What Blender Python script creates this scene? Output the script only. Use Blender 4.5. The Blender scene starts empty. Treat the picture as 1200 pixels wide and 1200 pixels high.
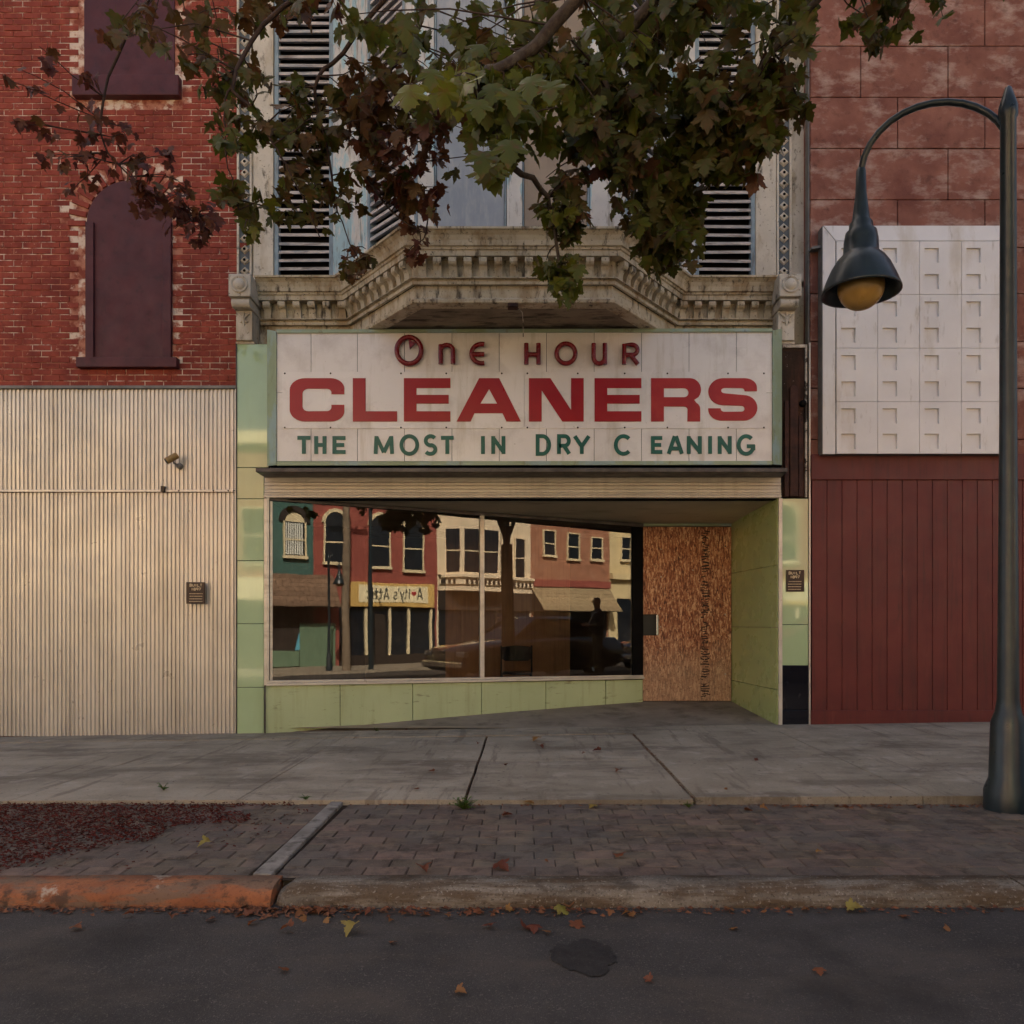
import bpy, bmesh, math, random
from mathutils import Vector, Matrix, noise as mnoise
random.seed(11)
sc = bpy.context.scene
COL = sc.collection
# ------------------------------------------------------------------ camera
F, CX, HY, EZ = 927.0, 616.0, 730.0, 1.15      # focal length / principal point in photo pixels, eye height
cam_d = bpy.data.cameras.new('camera')
cam = bpy.data.objects.new('camera', cam_d); COL.objects.link(cam)
cam.location = (0, 0, EZ); cam.rotation_euler = (math.radians(90), 0, 0)
cam_d.sensor_width = 36; cam_d.lens = F / 1200 * 36
cam_d.shift_x = -(CX - 600) / 1200; cam_d.shift_y = (HY - 600) / 1200
cam_d.clip_start = 0.05; cam_d.clip_end = 1500
sc.camera = cam
# ------------------------------------------------------------------ sky, sun, exposure
SUN_EL, SUN_AZ = math.radians(41), math.radians(-26)      # azimuth from +y (behind the shop) towards +x
w = bpy.data.worlds.new('World'); sc.world = w; w.use_nodes = True
nt = w.node_tree
sky = nt.nodes.new('ShaderNodeTexSky'); sky.sky_type = 'NISHITA'; sky.sun_disc = False
sky.sun_elevation = SUN_EL; sky.sun_rotation = SUN_AZ
sky.air_density = 1.0; sky.dust_density = 7.0; sky.ozone_density = 0.3
nt.links.new(sky.outputs[0], nt.nodes['Background'].inputs[0])
nt.nodes['Background'].inputs[1].default_value = 0.08
sd = bpy.data.lights.new('sun', 'SUN'); sd.energy = 5.0; sd.angle = math.radians(0.5); sd.color = (1, .94, .85)
sun = bpy.data.objects.new('sun', sd); COL.objects.link(sun)
sdir = Vector((math.sin(SUN_AZ) * math.cos(SUN_EL), math.cos(SUN_AZ) * math.cos(SUN_EL), math.sin(SUN_EL)))
sun.rotation_euler = sdir.to_track_quat('Z', 'Y').to_euler(); sun.location = sdir * 60
vs = sc.view_settings
vs.view_transform = 'Standard'; vs.look = 'None'; vs.gamma = 1; vs.use_curve_mapping = False
vs.exposure = 2.08
vs.use_white_balance = True; vs.white_balance_temperature = 6900; vs.white_balance_tint = 10
sc.render.engine = 'CYCLES'
sc.cycles.use_denoising = True
sc.cycles.max_bounces = 8; sc.cycles.diffuse_bounces = 4; sc.cycles.glossy_bounces = 4
sc.cycles.transparent_max_bounces = 12; sc.cycles.caustics_reflective = False; sc.cycles.caustics_refractive = False
sc.cycles.sample_clamp_indirect = 6

# ------------------------------------------------------------------ helpers
DF = 8.6
def P(px, py, D=DF): return Vector(((px - CX) / F * D, D, EZ + (HY - py) / F * D))
def X(px, D=DF): return (px - CX) / F * D
def Z(py, D=DF): return EZ + (HY - py) / F * D
def lerp(a, b, t): return a + (b - a) * t
def S(r, g, b):                                  # 0-255 display colour -> linear
    f = lambda c: (c / 255 / 12.92) if c < 10 else ((c / 255 + .055) / 1.055) ** 2.4
    return (f(r), f(g), f(b))
def wloc(o):
    v = Vector((0, 0, 0))
    while o is not None:
        v += o.location; o = o.parent
    return v
def tag(o, label=None, cat=None, group=None, kind=None):
    if label: o['label'] = label
    if cat: o['category'] = cat
    if group: o['group'] = group
    if kind: o['kind'] = kind
    return o
def thing(name, loc, label=None, cat=None, group=None, rz=0.0, kind=None):
    o = bpy.data.objects.new(name, None); COL.objects.link(o)
    o.location = loc; o.rotation_euler = (0, 0, rz); o.empty_display_size = .2
    return tag(o, label, cat, group, kind)
def link(name, me, m, parent=None, loc=(0, 0, 0), rot=None):
    o = bpy.data.objects.new(name, me); COL.objects.link(o)
    if m is not None and not me.materials: me.materials.append(m)
    o.parent = parent; o.location = loc
    if rot is not None: o.rotation_euler = rot
    return o

class MB:
    def __init__(s, M=None): s.v = []; s.f = []; s.M = M; s.sm = []
    def add(s, pts, faces, smooth=False):
        n = len(s.v)
        for p in pts:
            p = Vector(p)
            s.v.append(s.M @ p if s.M is not None else p)
        for f in faces: s.f.append([i + n for i in f]); s.sm.append(smooth)
        return s
    def box(s, x0, x1, y0, y1, z0, z1):
        return s.hexa([(x0, y0, z0), (x1, y0, z0), (x1, y1, z0), (x0, y1, z0), (x0, y0, z1), (x1, y0, z1), (x1, y1, z1), (x0, y1, z1)])
    def hexa(s, p):
        return s.add(p, [(0, 3, 2, 1), (4, 5, 6, 7), (0, 1, 5, 4), (1, 2, 6, 5), (2, 3, 7, 6), (3, 0, 4, 7)])
    def quad(s, a, b, c, d): return s.add([a, b, c, d], [(0, 1, 2, 3)])
    def prism(s, pts, vec):                      # polygon pts (3-D) extruded by vec
        n = len(pts); vec = Vector(vec)
        q = [Vector(p) for p in pts]
        return s.add(q + [p + vec for p in q], [tuple(range(n))[::-1], tuple(range(n, 2 * n))] + [(i, (i + 1) % n, n + (i + 1) % n, n + i) for i in range(n)])
    def tube(s, pts, r, n=8, closed=False, cap=True):
        pts = [Vector(p) for p in pts]; k = len(pts)
        rs = r if isinstance(r, (list, tuple)) else [r] * k
        rings = []; ref = None
        for i, p in enumerate(pts):
            if closed: t = pts[(i + 1) % k] - pts[i - 1]
            else: t = pts[min(i + 1, k - 1)] - pts[max(i - 1, 0)]
            if t.length < 1e-9: t = Vector((0, 0, 1))
            t.normalize()
            if ref is None:
                ref = t.orthogonal()
            a = (ref - t * ref.dot(t))
            if a.length < 1e-6: a = t.orthogonal()
            a.normalize(); ref = a; b = t.cross(a)
            rings.append([p + (a * math.cos(2 * math.pi * j / n) + b * math.sin(2 * math.pi * j / n)) * rs[i] for j in range(n)])
        fs = []
        for i in range(k if closed else k - 1):
            for j in range(n):
                i2 = (i + 1) % k; j2 = (j + 1) % n
                fs.append((i * n + j, i * n + j2, i2 * n + j2, i2 * n + j))
        s.add([q for rg in rings for q in rg], fs, True)
        if cap and not closed:
            for rg, rev in ((rings[0], True), (rings[-1], False)):
                s.add(rg, [tuple(range(n))[::-1] if rev else tuple(range(n))])
        return s
    def lathe(s, prof, c, n=24, axis='z'):       # prof: (r, h)
        pts = []; fs = []; k = len(prof)
        for (r, h) in prof:
            for j in range(n):
                a = 2 * math.pi * j / n
                q = Vector((r * math.cos(a), r * math.sin(a), h))
                if axis == 'y': q = Vector((q.x, h, q.y))
                if axis == 'x': q = Vector((h, q.x, q.y))
                pts.append(Vector(c) + q)
        for i in range(k - 1):
            for j in range(n):
                fs.append((i * n + j, i * n + (j + 1) % n, (i + 1) * n + (j + 1) % n, (i + 1) * n + j))
        return s.add(pts, fs, True)
    def sweep(s, path, prof, smooth=False):      # plan path, profile (out, z)
        k = len(path); rows = []
        for i, p in enumerate(path):
            ns = []
            if i > 0:
                d = Vector(path[i]) - Vector(path[i - 1]); d.normalize(); ns.append(Vector((d.y, -d.x)))
            if i < k - 1:
                d = Vector(path[i + 1]) - Vector(path[i]); d.normalize(); ns.append(Vector((d.y, -d.x)))
            if len(ns) == 2:
                m = (ns[0] + ns[1]).normalized(); m = m / max(.3, m.dot(ns[0]))
            else: m = ns[0]
            rows.append([(p[0] + m.x * o, p[1] + m.y * o, z) for (o, z) in prof])
        n = len(prof)
        fs = [(i * n + j, (i + 1) * n + j, (i + 1) * n + j + 1, i * n + j + 1) for i in range(k - 1) for j in range(n - 1)]
        return s.add([q for r in rows for q in r], fs, smooth)
    def mesh(s, name, off=Vector((0, 0, 0))):
        me = bpy.data.meshes.new(name)
        me.from_pydata([tuple(p - off) for p in s.v], [], s.f)
        if any(s.sm): me.polygons.foreach_set('use_smooth', s.sm)
        me.update()
        return me
    def build(s, name, m, parent=None, local=False, bevel=0, fix=True, segs=2):
        off = Vector((0, 0, 0)) if (local or parent is None) else wloc(parent)
        me = s.mesh(name, off)
        if fix:
            bm = bmesh.new(); bm.from_mesh(me); bmesh.ops.recalc_face_normals(bm, faces=bm.faces); bm.to_mesh(me); bm.free()
        o = link(name, me, m, parent)
        if bevel:
            b = o.modifiers.new('bevel', 'BEVEL'); b.width = bevel; b.segments = segs; b.limit_method = 'ANGLE'; b.angle_limit = math.radians(40)
        return o

# ------------------------------------------------------------------ materials
def node(nt, t, **kw):
    n = nt.nodes.new(t)
    for k, v in kw.items(): setattr(n, k, v)
    return n
MATS = {}
def mat(name, c1, c2=None, scale=3.0, rough=.7, rv=.12, bump=.15, bscale=70., bdist=.004, spec=.4, metal=0., layers=(), rnd=0., hue=0., coat=0., det=6, con=(.35, .65), trans=0.):
    """base colour = noise mix of c1 and c2, then stain layers (colour, amount, scale3, lo, hi)"""
    m = bpy.data.materials.new(name); m.use_nodes = True; MATS[name] = m
    nt = m.node_tree; L = nt.links.new
    b = nt.nodes['Principled BSDF']
    geo = node(nt, 'ShaderNodeNewGeometry')
    def nz(sc3, detail=6, ro=.6):
        mp = node(nt, 'ShaderNodeMapping'); L(geo.outputs['Position'], mp.inputs[0])
        mp.inputs['Scale'].default_value = sc3 if isinstance(sc3, (tuple, list)) else (sc3,) * 3
        mp.inputs['Location'].default_value = (random.uniform(-9, 9),) * 3
        n = node(nt, 'ShaderNodeTexNoise'); L(mp.outputs[0], n.inputs['Vector'])
        n.inputs['Scale'].default_value = 1; n.inputs['Detail'].default_value = detail; n.inputs['Roughness'].default_value = ro
        return n.outputs['Fac']
    def mr(sock, lo, hi, a=0., bb=1.):
        r = node(nt, 'ShaderNodeMapRange'); L(sock, r.inputs[0])
        for i, v in enumerate((lo, hi, a, bb)): r.inputs[1 + i].default_value = v
        return r.outputs[0]
    def mix(fac, a, bcol, mode='MIX'):
        x = node(nt, 'ShaderNodeMix', data_type='RGBA', blend_type=mode)
        if isinstance(fac, float): x.inputs[0].default_value = fac
        else: L(fac, x.inputs[0])
        for i, v in ((6, a), (7, bcol)):
            if isinstance(v, tuple): x.inputs[i].default_value = (*v[:3], 1)
            else: L(v, x.inputs[i])
        return x.outputs[2]
    c2 = c2 or tuple(v * .75 for v in c1)
    base = nz(scale, det)
    col = mix(mr(base, *con), tuple(c1), tuple(c2))
    if rnd or hue:
        oi = node(nt, 'ShaderNodeObjectInfo')
        hs = node(nt, 'ShaderNodeHueSaturation'); L(col, hs.inputs['Color'])
        L(mr(oi.outputs['Random'], 0, 1, 1 - rnd, 1 + rnd), hs.inputs['Value'])
        if hue:
            wn = node(nt, 'ShaderNodeTexWhiteNoise', noise_dimensions='1D'); L(oi.outputs['Random'], wn.inputs['W'])
            L(mr(wn.outputs['Value'], 0, 1, .5 - hue, .5 + hue), hs.inputs['Hue'])
        col = hs.outputs[0]
    for ly in layers:
        c, amt, s3, lo, hi = ly[:5]
        col = mix(mr(nz(s3, 8, .65), lo, hi, 0, amt), col, tuple(c))
    L(col, b.inputs['Base Color'])
    if rv:
        L(mr(nz(scale * 2.3, 5), .3, .7, max(0.02, rough - rv), min(1, rough + rv)), b.inputs['Roughness'])
    else: b.inputs['Roughness'].default_value = rough
    b.inputs['Specular IOR Level'].default_value = spec
    b.inputs['Metallic'].default_value = metal
    if coat: b.inputs['Coat Weight'].default_value = coat; b.inputs['Coat Roughness'].default_value = .03
    if bump:
        bp = node(nt, 'ShaderNodeBump'); bp.inputs['Strength'].default_value = bump; bp.inputs['Distance'].default_value = bdist
        L(nz(bscale, 5, .7), bp.inputs['Height']); L(bp.outputs[0], b.inputs['Normal'])
    return m

GRIME = S(60, 52, 42)
M = MATS
mat('asphalt', S(70, 66, 64), S(53, 50, 49), 1.2, .85, .1, 1.0, 120, .008, .3, layers=[(S(112, 105, 98), .55, 75, .58, .66), (S(124, 116, 108), .6, 190, .58, .66), (S(84, 75, 67), .5, (1.5, 4, 3), .48, .66), (S(38, 35, 34), .65, 1.1, .52, .66), (S(32, 30, 29), .8, 110, .6, .67)])
mat('concrete', S(162, 150, 132), S(142, 131, 114), 1.6, .88, .08, .6, 120, .004, .25, rnd=.08, layers=[(S(92, 81, 70), .65, (1.1, 2.4, 2), .47, .64), (S(60, 51, 43), .85, 24, .62, .69), (S(178, 166, 152), .45, 5, .55, .66), (S(84, 75, 67), .6, 130, .56, .64), (S(104, 92, 80), .6, (9, .9, 1), .56, .64)])
mat('concrete_dark', S(146, 135, 122), S(122, 112, 100), 2.2, .85, .08, .5, 110, .004, .25, layers=[(S(80, 70, 60), .7, 3, .52, .7), (S(60, 52, 44), .6, 30, .64, .72)])
mat('joint_dirt', S(66, 56, 48), S(44, 37, 31), 20, .95, 0, .8, 90, .01, .1)
mat('kerb_concrete', S(138, 128, 116), S(104, 94, 83), 3, .88, .06, 1.0, 80, .01, .25, layers=[(S(86, 66, 46), .8, (2.2, 9, 16), .44, .56), (S(176, 167, 155), .5, 60, .57, .65), (S(58, 50, 42), .75, 90, .56, .64), (S(70, 60, 50), .7, 6, .56, .66)])
mat('kerb_orange', S(160, 100, 66), S(134, 80, 52), 5, .8, .08, .9, 80, .008, .3, layers=[(S(112, 92, 76), .85, (4, 9, 20), .47, .56), (S(64, 52, 43), .8, 12, .54, .64), (S(176, 164, 148), .8, 4, .62, .66), (S(90, 60, 42), .6, 60, .56, .64)])
mat('paver', S(118, 100, 86), S(95, 83, 74), 9, .9, .06, .9, 130, .005, .2, rnd=.24, hue=.016, layers=[(S(94, 89, 85), .65, 1.3, .42, .62), (S(56, 48, 43), .7, 9, .5, .66), (S(142, 128, 116), .45, 120, .58, .66)])
mat('band_concrete', S(142, 136, 128), S(112, 106, 100), 6, .9, .05, .7, 90, .004, .2, layers=[(S(72, 66, 60), .7, 10, .5, .62)])
mat('green_glass', S(172, 194, 152), S(164, 186, 144), 1.2, .045, .02, .012, 5, .004, .9, layers=[(S(150, 160, 120), .25, (6, 6, 1), .5, .75), (S(120, 118, 90), .4, 18, .70, .78)])
mat('green_panel', S(166, 178, 118), S(160, 172, 114), 1.5, .28, .06, .03, 10, .004, .45, layers=[(S(136, 140, 98), .18, (7, 7, 1.2), .52, .75)])
mat('bulkhead_green', S(182, 194, 152), S(172, 184, 142), 1.0, .16, .04, .02, 6, .004, .6, layers=[(S(146, 144, 108), .45, (9, 9, .8), .53, .7), (S(104, 94, 74), .6, (5, 5, 20), .6, .7), (S(110, 100, 80), .6, 40, .66, .71)])
mat('black_glass', S(26, 27, 34), S(20, 20, 26), 3, .12, .05, .02, 9, .004, .5, layers=[(S(110, 112, 118), .35, (30, 30, 8), .64, .74)])
mat('aluminium', S(208, 201, 190), S(190, 183, 172), 5, .35, .08, .05, 60, .002, .5, metal=.3, layers=[(S(120, 108, 94), .5, (2, 2, 9), .54, .72)])
mat('aluminium_rib', S(196, 187, 174), S(182, 173, 160), 2, .45, .06, .04, 60, .002, .5, metal=.15, layers=[(S(140, 126, 108), .4, (9, 9, .6), .52, .72)])
mat('ledge_metal', S(92, 86, 84), S(66, 60, 58), 4, .5, .1, .1, 60, .002, .5, metal=.4, layers=[(S(50, 42, 36), .6, 8, .5, .7)])
mat('sign_white', S(230, 226, 223), S(222, 218, 214), .9, .3, .05, .03, 12, .003, .45, rnd=.04, layers=[(S(170, 158, 134), .5, (5, 4, .6), .56, .70), (S(128, 114, 92), .6, 26, .67, .73), (S(186, 178, 172), .5, 2.2, .5, .66)])
mat('sign_frame', S(150, 166, 142), S(136, 150, 118), 2, .45, .08, .08, 50, .002, .4, layers=[(S(146, 170, 176), .7, (3, 3, 2), .5, .6), (S(112, 104, 70), .6, (8, 8, 4), .6, .7), (S(90, 80, 60), .6, 22, .66, .72)])
mat('letter_red', S(158, 6, 26), S(148, 4, 22), 3, .35, .08, .03, 30, .002, .45, layers=[(S(176, 36, 40), .3, 5, .55, .7)])
mat('letter_red_faded', S(168, 30, 34), S(154, 14, 28), 3, .38, .08, .03, 30, .002, .45, layers=[(S(184, 62, 50), .4, 6, .5, .7)])
mat('tube_red', S(124, 16, 24), S(104, 10, 18), 12, .25, .08, .05, 60, .002, .5, layers=[(S(80, 20, 20), .5, 30, .55, .7)])
mat('letter_green', S(2, 92, 80), S(2, 80, 70), 5, .4, .08, .03, 30, .002, .45, layers=[(S(40, 112, 98), .35, 7, .55, .7)])
mat('cream_paint', S(206, 198, 184), S(184, 176, 162), 2.5, .7, .1, .5, 50, .006, .3, layers=[(S(150, 132, 104), .65, (5, 5, 1.6), .5, .66), (GRIME, .85, (9, 9, 5), .57, .68), (S(88, 76, 62), .75, 30, .61, .66)])
mat('cornice_paint', S(200, 189, 166), S(178, 166, 142), 2.2, .7, .1, .5, 50, .006, .3, layers=[(S(140, 114, 78), .7, (6, 6, 2), .48, .64), (S(56, 46, 36), .9, (14, 14, 3), .54, .66), (S(58, 48, 38), .85, 36, .60, .66)])
mat('window_paint', S(206, 202, 197), S(188, 184, 179), 3, .7, .1, .4, 50, .005, .3, layers=[(S(150, 184, 194), .85, (5, 5, 1.3), .52, .56), (S(112, 102, 90), .7, (18, 18, 3), .54, .66), (S(80, 70, 60), .7, 28, .63, .69)])
mat('blue_frame', S(140, 158, 168), S(120, 134, 144), 5, .7, .1, .3, 50, .004, .3, layers=[(S(90, 88, 86), .7, (20, 20, 3), .52, .66)])
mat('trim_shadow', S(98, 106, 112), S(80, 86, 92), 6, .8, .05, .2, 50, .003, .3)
mat('slat_paint', S(196, 188, 184), S(168, 160, 156), 6, .7, .1, .3, 60, .003, .3, rnd=.12, layers=[(S(96, 82, 74), .75, (4, 4, 30), .52, .64), (S(120, 132, 140), .5, (3, 3, 9), .54, .62)])
mat('blue_board', S(156, 162, 170), S(138, 146, 156), 2.4, .75, .1, .3, 60, .003, .3, layers=[(S(176, 176, 178), .5, (14, 14, 3), .5, .68), (S(100, 104, 112), .5, (26, 26, 2), .6, .7)])
mat('tan_board', S(158, 142, 126), S(140, 126, 112), 2.4, .75, .1, .25, 60, .003, .3, layers=[(S(112, 98, 84), .5, (16, 16, 2), .55, .7)])
mat('dark_void', S(22, 20, 20), S(14, 13, 13), 3, .9, 0, 0, spec=.1)
mat('soffit', S(194, 182, 160), S(172, 160, 138), 1.2, .8, .08, .25, 40, .004, .3, layers=[(S(120, 106, 86), .6, (1.2, 6, 3), .54, .7), (S(90, 78, 62), .5, 9, .64, .72)])
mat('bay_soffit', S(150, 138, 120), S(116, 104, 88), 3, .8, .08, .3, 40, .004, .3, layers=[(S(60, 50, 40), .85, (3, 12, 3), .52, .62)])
mat('brick_red', S(150, 72, 58), S(122, 54, 45), 5, .85, .08, .7, 80, .005, .25, rnd=.17, layers=[(S(98, 42, 36), .65, 2.2, .5, .66), (S(190, 150, 130), .75, 22, .64, .69), (S(84, 40, 36), .5, 40, .58, .66)])
mat('mortar_red', S(176, 122, 102), S(130, 70, 58), 9, .95, 0, .6, 80, .006, .1, con=(.42, .58), layers=[(S(216, 200, 184), .85, 5, .5, .58)])
mat('maroon_paint', S(84, 40, 44), S(68, 30, 36), 3, .6, .1, .15, 40, .003, .35, layers=[(S(52, 26, 28), .6, 8, .55, .7)])
mat('cor_metal', S(204, 198, 188), S(190, 184, 174), 1.5, .33, .06, .03, 40, .002, .6, metal=.35, layers=[(S(150, 138, 122), .45, (16, 16, .6), .5, .68), (S(104, 78, 56), .75, (24, 24, 12), .66, .72)])
mat('brownstone', S(140, 94, 80), S(114, 70, 60), 3, .85, .08, .6, 60, .005, .25, rnd=.06, layers=[(S(176, 150, 138), .8, (2.5, 3, 5), .5, .66), (S(88, 54, 47), .65, 7, .55, .7)])
mat('white_panel', S(224, 220, 218), S(212, 208, 206), 1.5, .45, .06, .03, 30, .002, .4, layers=[(S(180, 164, 140), .5, (3, 3, .9), .54, .7), (S(150, 138, 122), .5, (14, 14, 3), .6, .7)])
mat('grey_metal', S(120, 118, 114), S(96, 94, 92), 4, .55, .1, .1, 40, .002, .45, metal=.3, layers=[(S(70, 62, 54), .5, 12, .55, .7)])
mat('red_board', S(104, 42, 36), S(92, 34, 30), 3, .55, .08, .15, 50, .003, .4, rnd=.05, layers=[(S(72, 30, 26), .65, (18, 18, 1.2), .5, .68), (S(60, 30, 25), .6, (9, 9, 3), .6, .72), (S(130, 70, 60), .3, (14, 14, 2), .6, .72)])
mat('brown_scar', S(58, 44, 36), S(32, 25, 22), 4, .85, .05, .8, 50, .01, .2, layers=[(S(88, 58, 46), .6, (8, 8, 1.4), .5, .65), (S(170, 160, 150), .85, 26, .66, .70)])
mat('rust_pipe', S(76, 48, 40), S(48, 32, 28), 10, .8, .05, .5, 60, .006, .3, layers=[(S(130, 116, 104), .6, 40, .66, .72)])
mat('peel_white', S(206, 196, 182), S(150, 140, 126), 14, .8, .05, .6, 50, .005, .25, layers=[(S(50, 42, 36), .95, (10, 10, 9), .5, .54)])
mat('plaque', S(58, 40, 30), S(46, 32, 26), 8, .45, .08, .1, 60, .002, .5, metal=.3)
mat('plaque_letter', S(214, 192, 156), S(196, 174, 140), 20, .45, 0, 0, spec=.4)
mat('lamp_metal', S(30, 44, 50), S(24, 34, 40), 6, .35, .08, .04, 40, .002, .5, layers=[(S(60, 66, 64), .4, 20, .6, .72)])
mat('lamp_globe', S(176, 140, 78), S(160, 126, 70), 3, .3, .05, .02, spec=.5)
mat('camera_shell', S(150, 122, 72), S(120, 96, 58), 20, .5, .05, 0)
mat('bark', S(84, 74, 66), S(60, 50, 44), 20, .9, .05, .9, (50, 50, 14), .012, .15, layers=[(S(110, 104, 94), .5, 8, .55, .7)])
mat('twig_bark', S(70, 54, 46), S(52, 40, 36), 20, .85, .05, .3, 60, .003, .2)
mat('mulch', S(98, 42, 34), S(56, 27, 23), 30, .95, 0, .3, 90, .004, .1, con=(.3, .7))
mat('interior_wood', S(176, 130, 96), S(158, 114, 84), 2.5, .5, .1, .05, 30, .002, .4, layers=[(S(120, 84, 60), .5, (24, 24, 1), .5, .68)])
mat('interior_dark', S(120, 106, 94), S(104, 92, 80), 2, .8, .05, 0)
mat('interior_floor', S(150, 132, 112), S(126, 110, 94), 3, .6, .1, .05)
mat('black_vinyl', S(30, 27, 26), S(22, 20, 20), 9, .4, .05, .05)
mat('box_paper', S(170, 150, 120), S(140, 122, 98), 9, .8, 0, .1)
mat('tyre', S(28, 27, 27), S(20, 20, 20), 9, .85, 0, .1)
mat('chrome', S(190, 190, 192), S(170, 170, 172), 9, .18, .04, 0, metal=.9)
mat('car_black', S(34, 32, 34), S(28, 27, 29), 3, .22, .03, 0, coat=1.)
mat('car_blue', S(30, 46, 84), S(26, 38, 72), 3, .22, .03, 0, coat=1.)
mat('car_glass', S(20, 24, 26), S(16, 18, 20), 3, .05, 0, 0, spec=.6)
mat('head_lens', S(200, 200, 195), S(180, 180, 176), 9, .1, 0, 0, spec=.6)
mat('tail_lens', S(150, 20, 20), S(120, 14, 14), 9, .15, 0, 0, spec=.6)
mat('teal_wall', S(70, 104, 98), S(60, 92, 86), 2, .8, .05, .2, 50, .004, .3)
mat('red_wall', S(152, 84, 74), S(138, 72, 64), 2, .85, .05, .3, 60, .004, .3, layers=[(S(120, 66, 58), .5, (2, 2, 14), .5, .62)])
mat('pale_wall', S(222, 204, 176), S(210, 192, 164), 2, .8, .05, .2, 60, .004, .3)
mat('tan_wall', S(166, 118, 94), S(148, 102, 80), 3, .85, .05, .3, 60, .004, .3, layers=[(S(180, 152, 130), .5, 3, .55, .7), (S(120, 82, 66), .5, (2, 2, 16), .5, .62)])
mat('cream_wall', S(212, 194, 152), S(198, 180, 138), 2, .8, .05, .2, 60, .004, .3)
mat('shingle', S(128, 104, 86), S(100, 80, 66), 6, .9, .05, .4, 40, .006, .2, rnd=.2)
mat('shingle_tan', S(160, 142, 112), S(136, 118, 92), 6, .9, .05, .4, 40, .006, .2, rnd=.15)
mat('far_pane', S(30, 36, 44), S(24, 28, 34), 1, .06, 0, 0, spec=.6)
mat('far_trim', S(222, 206, 170), S(206, 190, 154), 3, .7, .05, .1)
mat('curtain', S(226, 226, 214), S(200, 204, 196), (60), .9, 0, .2)
mat('far_dark', S(52, 42, 36), S(40, 32, 28), 3, .7, .05, 0)
mat('far_green_board', S(104, 128, 104), S(92, 116, 94), (12), .8, .05, .1)
mat('cyan_paint', S(96, 170, 190), S(84, 156, 178), 3, .6, 0, 0)
mat('sign_cream', S(236, 224, 186), S(226, 212, 174), 2, .6, .05, .05)
mat('sign_tan', S(206, 172, 104), S(190, 156, 92), 2, .6, .05, .05)
mat('sign_ink', S(50, 60, 60), S(40, 48, 48), 2, .6, 0, 0)
mat('heart_red', S(170, 40, 50), S(150, 30, 40), 2, .6, 0, 0)
mat('pole_wood', S(140, 124, 106), S(104, 90, 76), 6, .9, .05, .5, (40, 40, 6), .006, .2)
mat('skin', S(190, 140, 112), S(176, 124, 98), 6, .5, .05, .05)
mat('jacket', S(40, 44, 58), S(32, 36, 48), 8, .9, 0, .3)
mat('trousers', S(124, 110, 96), S(106, 94, 82), 8, .9, 0, .3)
mat('hair', S(44, 34, 28), S(34, 26, 22), 20, .7, 0, .3)
mat('strap', S(220, 220, 220), S(200, 200, 200), 8, .7, 0, .1)
mat('ground_dirt', S(112, 100, 86), S(94, 84, 72), .3, .95, 0, .3, 20, .02, .1)
mat('roof_tar', S(60, 58, 56), S(48, 46, 44), 1, .9, 0, .3)
mat('screw', S(70, 60, 50), S(50, 42, 36), 20, .5, 0, 0, metal=.5)
mat('litter', S(120, 76, 50), S(84, 50, 36), 40, .9, 0, .2, con=(.4, .6))

def leaf_material(name, ramp, attr):
    m = bpy.data.materials.new(name); m.use_nodes = True; MATS[name] = m
    nt = m.node_tree; L = nt.links.new; b = nt.nodes['Principled BSDF']
    if attr:
        a = node(nt, 'ShaderNodeAttribute', attribute_name='tone'); src = a.outputs['Fac']
    else:
        a = node(nt, 'ShaderNodeAttribute', attribute_name='tone', attribute_type='OBJECT'); src = a.outputs['Fac']
    r = node(nt, 'ShaderNodeValToRGB'); L(src, r.inputs[0])
    els = r.color_ramp.elements
    els[0].position = 0; els[0].color = (*ramp[0][1], 1); els[1].position = 1; els[1].color = (*ramp[-1][1], 1)
    for p, c in ramp[1:-1]:
        e = els.new(p); e.color = (*c, 1)
    geo = node(nt, 'ShaderNodeNewGeometry'); n = node(nt, 'ShaderNodeTexNoise'); L(geo.outputs['Position'], n.inputs['Vector'])
    n.inputs['Scale'].default_value = 26; n.inputs['Detail'].default_value = 4
    mr = node(nt, 'ShaderNodeMapRange'); L(n.outputs['Fac'], mr.inputs[0]); mr.inputs[1].default_value = .5; mr.inputs[2].default_value = .72
    mr.inputs[4].default_value = .6
    x = node(nt, 'ShaderNodeMix', data_type='RGBA'); L(mr.outputs[0], x.inputs[0]); L(r.outputs[0], x.inputs[6]); x.inputs[7].default_value = (*S(104, 62, 38), 1)
    L(x.outputs[2], b.inputs['Base Color']); b.inputs['Roughness'].default_value = .5; b.inputs['Specular IOR Level'].default_value = .35
    tr = node(nt, 'ShaderNodeBsdfTranslucent'); L(x.outputs[2], tr.inputs[0])
    ms = node(nt, 'ShaderNodeMixShader'); ms.inputs[0].default_value = .4
    L(b.outputs[0], ms.inputs[1]); L(tr.outputs[0], ms.inputs[2]); L(ms.outputs[0], nt.nodes['Material Output'].inputs[0])
    return m
RAMP = [(0, S(106, 106, 24)), (.12, S(84, 90, 24)), (.3, S(74, 82, 26)), (.45, S(74, 72, 28)), (.62, S(88, 62, 30)), (.85, S(96, 54, 34)), (1, S(80, 38, 32))]
leaf_material('leaf_obj', RAMP, False)
leaf_material('leaf_attr', RAMP, True)
leaf_material('dry_leaf', [(0, S(150, 146, 72)), (.3, S(158, 116, 62)), (.7, S(128, 76, 48)), (1, S(104, 52, 40))], False)
leaf_material('weed_leaf', [(0, S(70, 100, 40)), (.5, S(90, 116, 50)), (1, S(110, 112, 56))], False)

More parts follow.
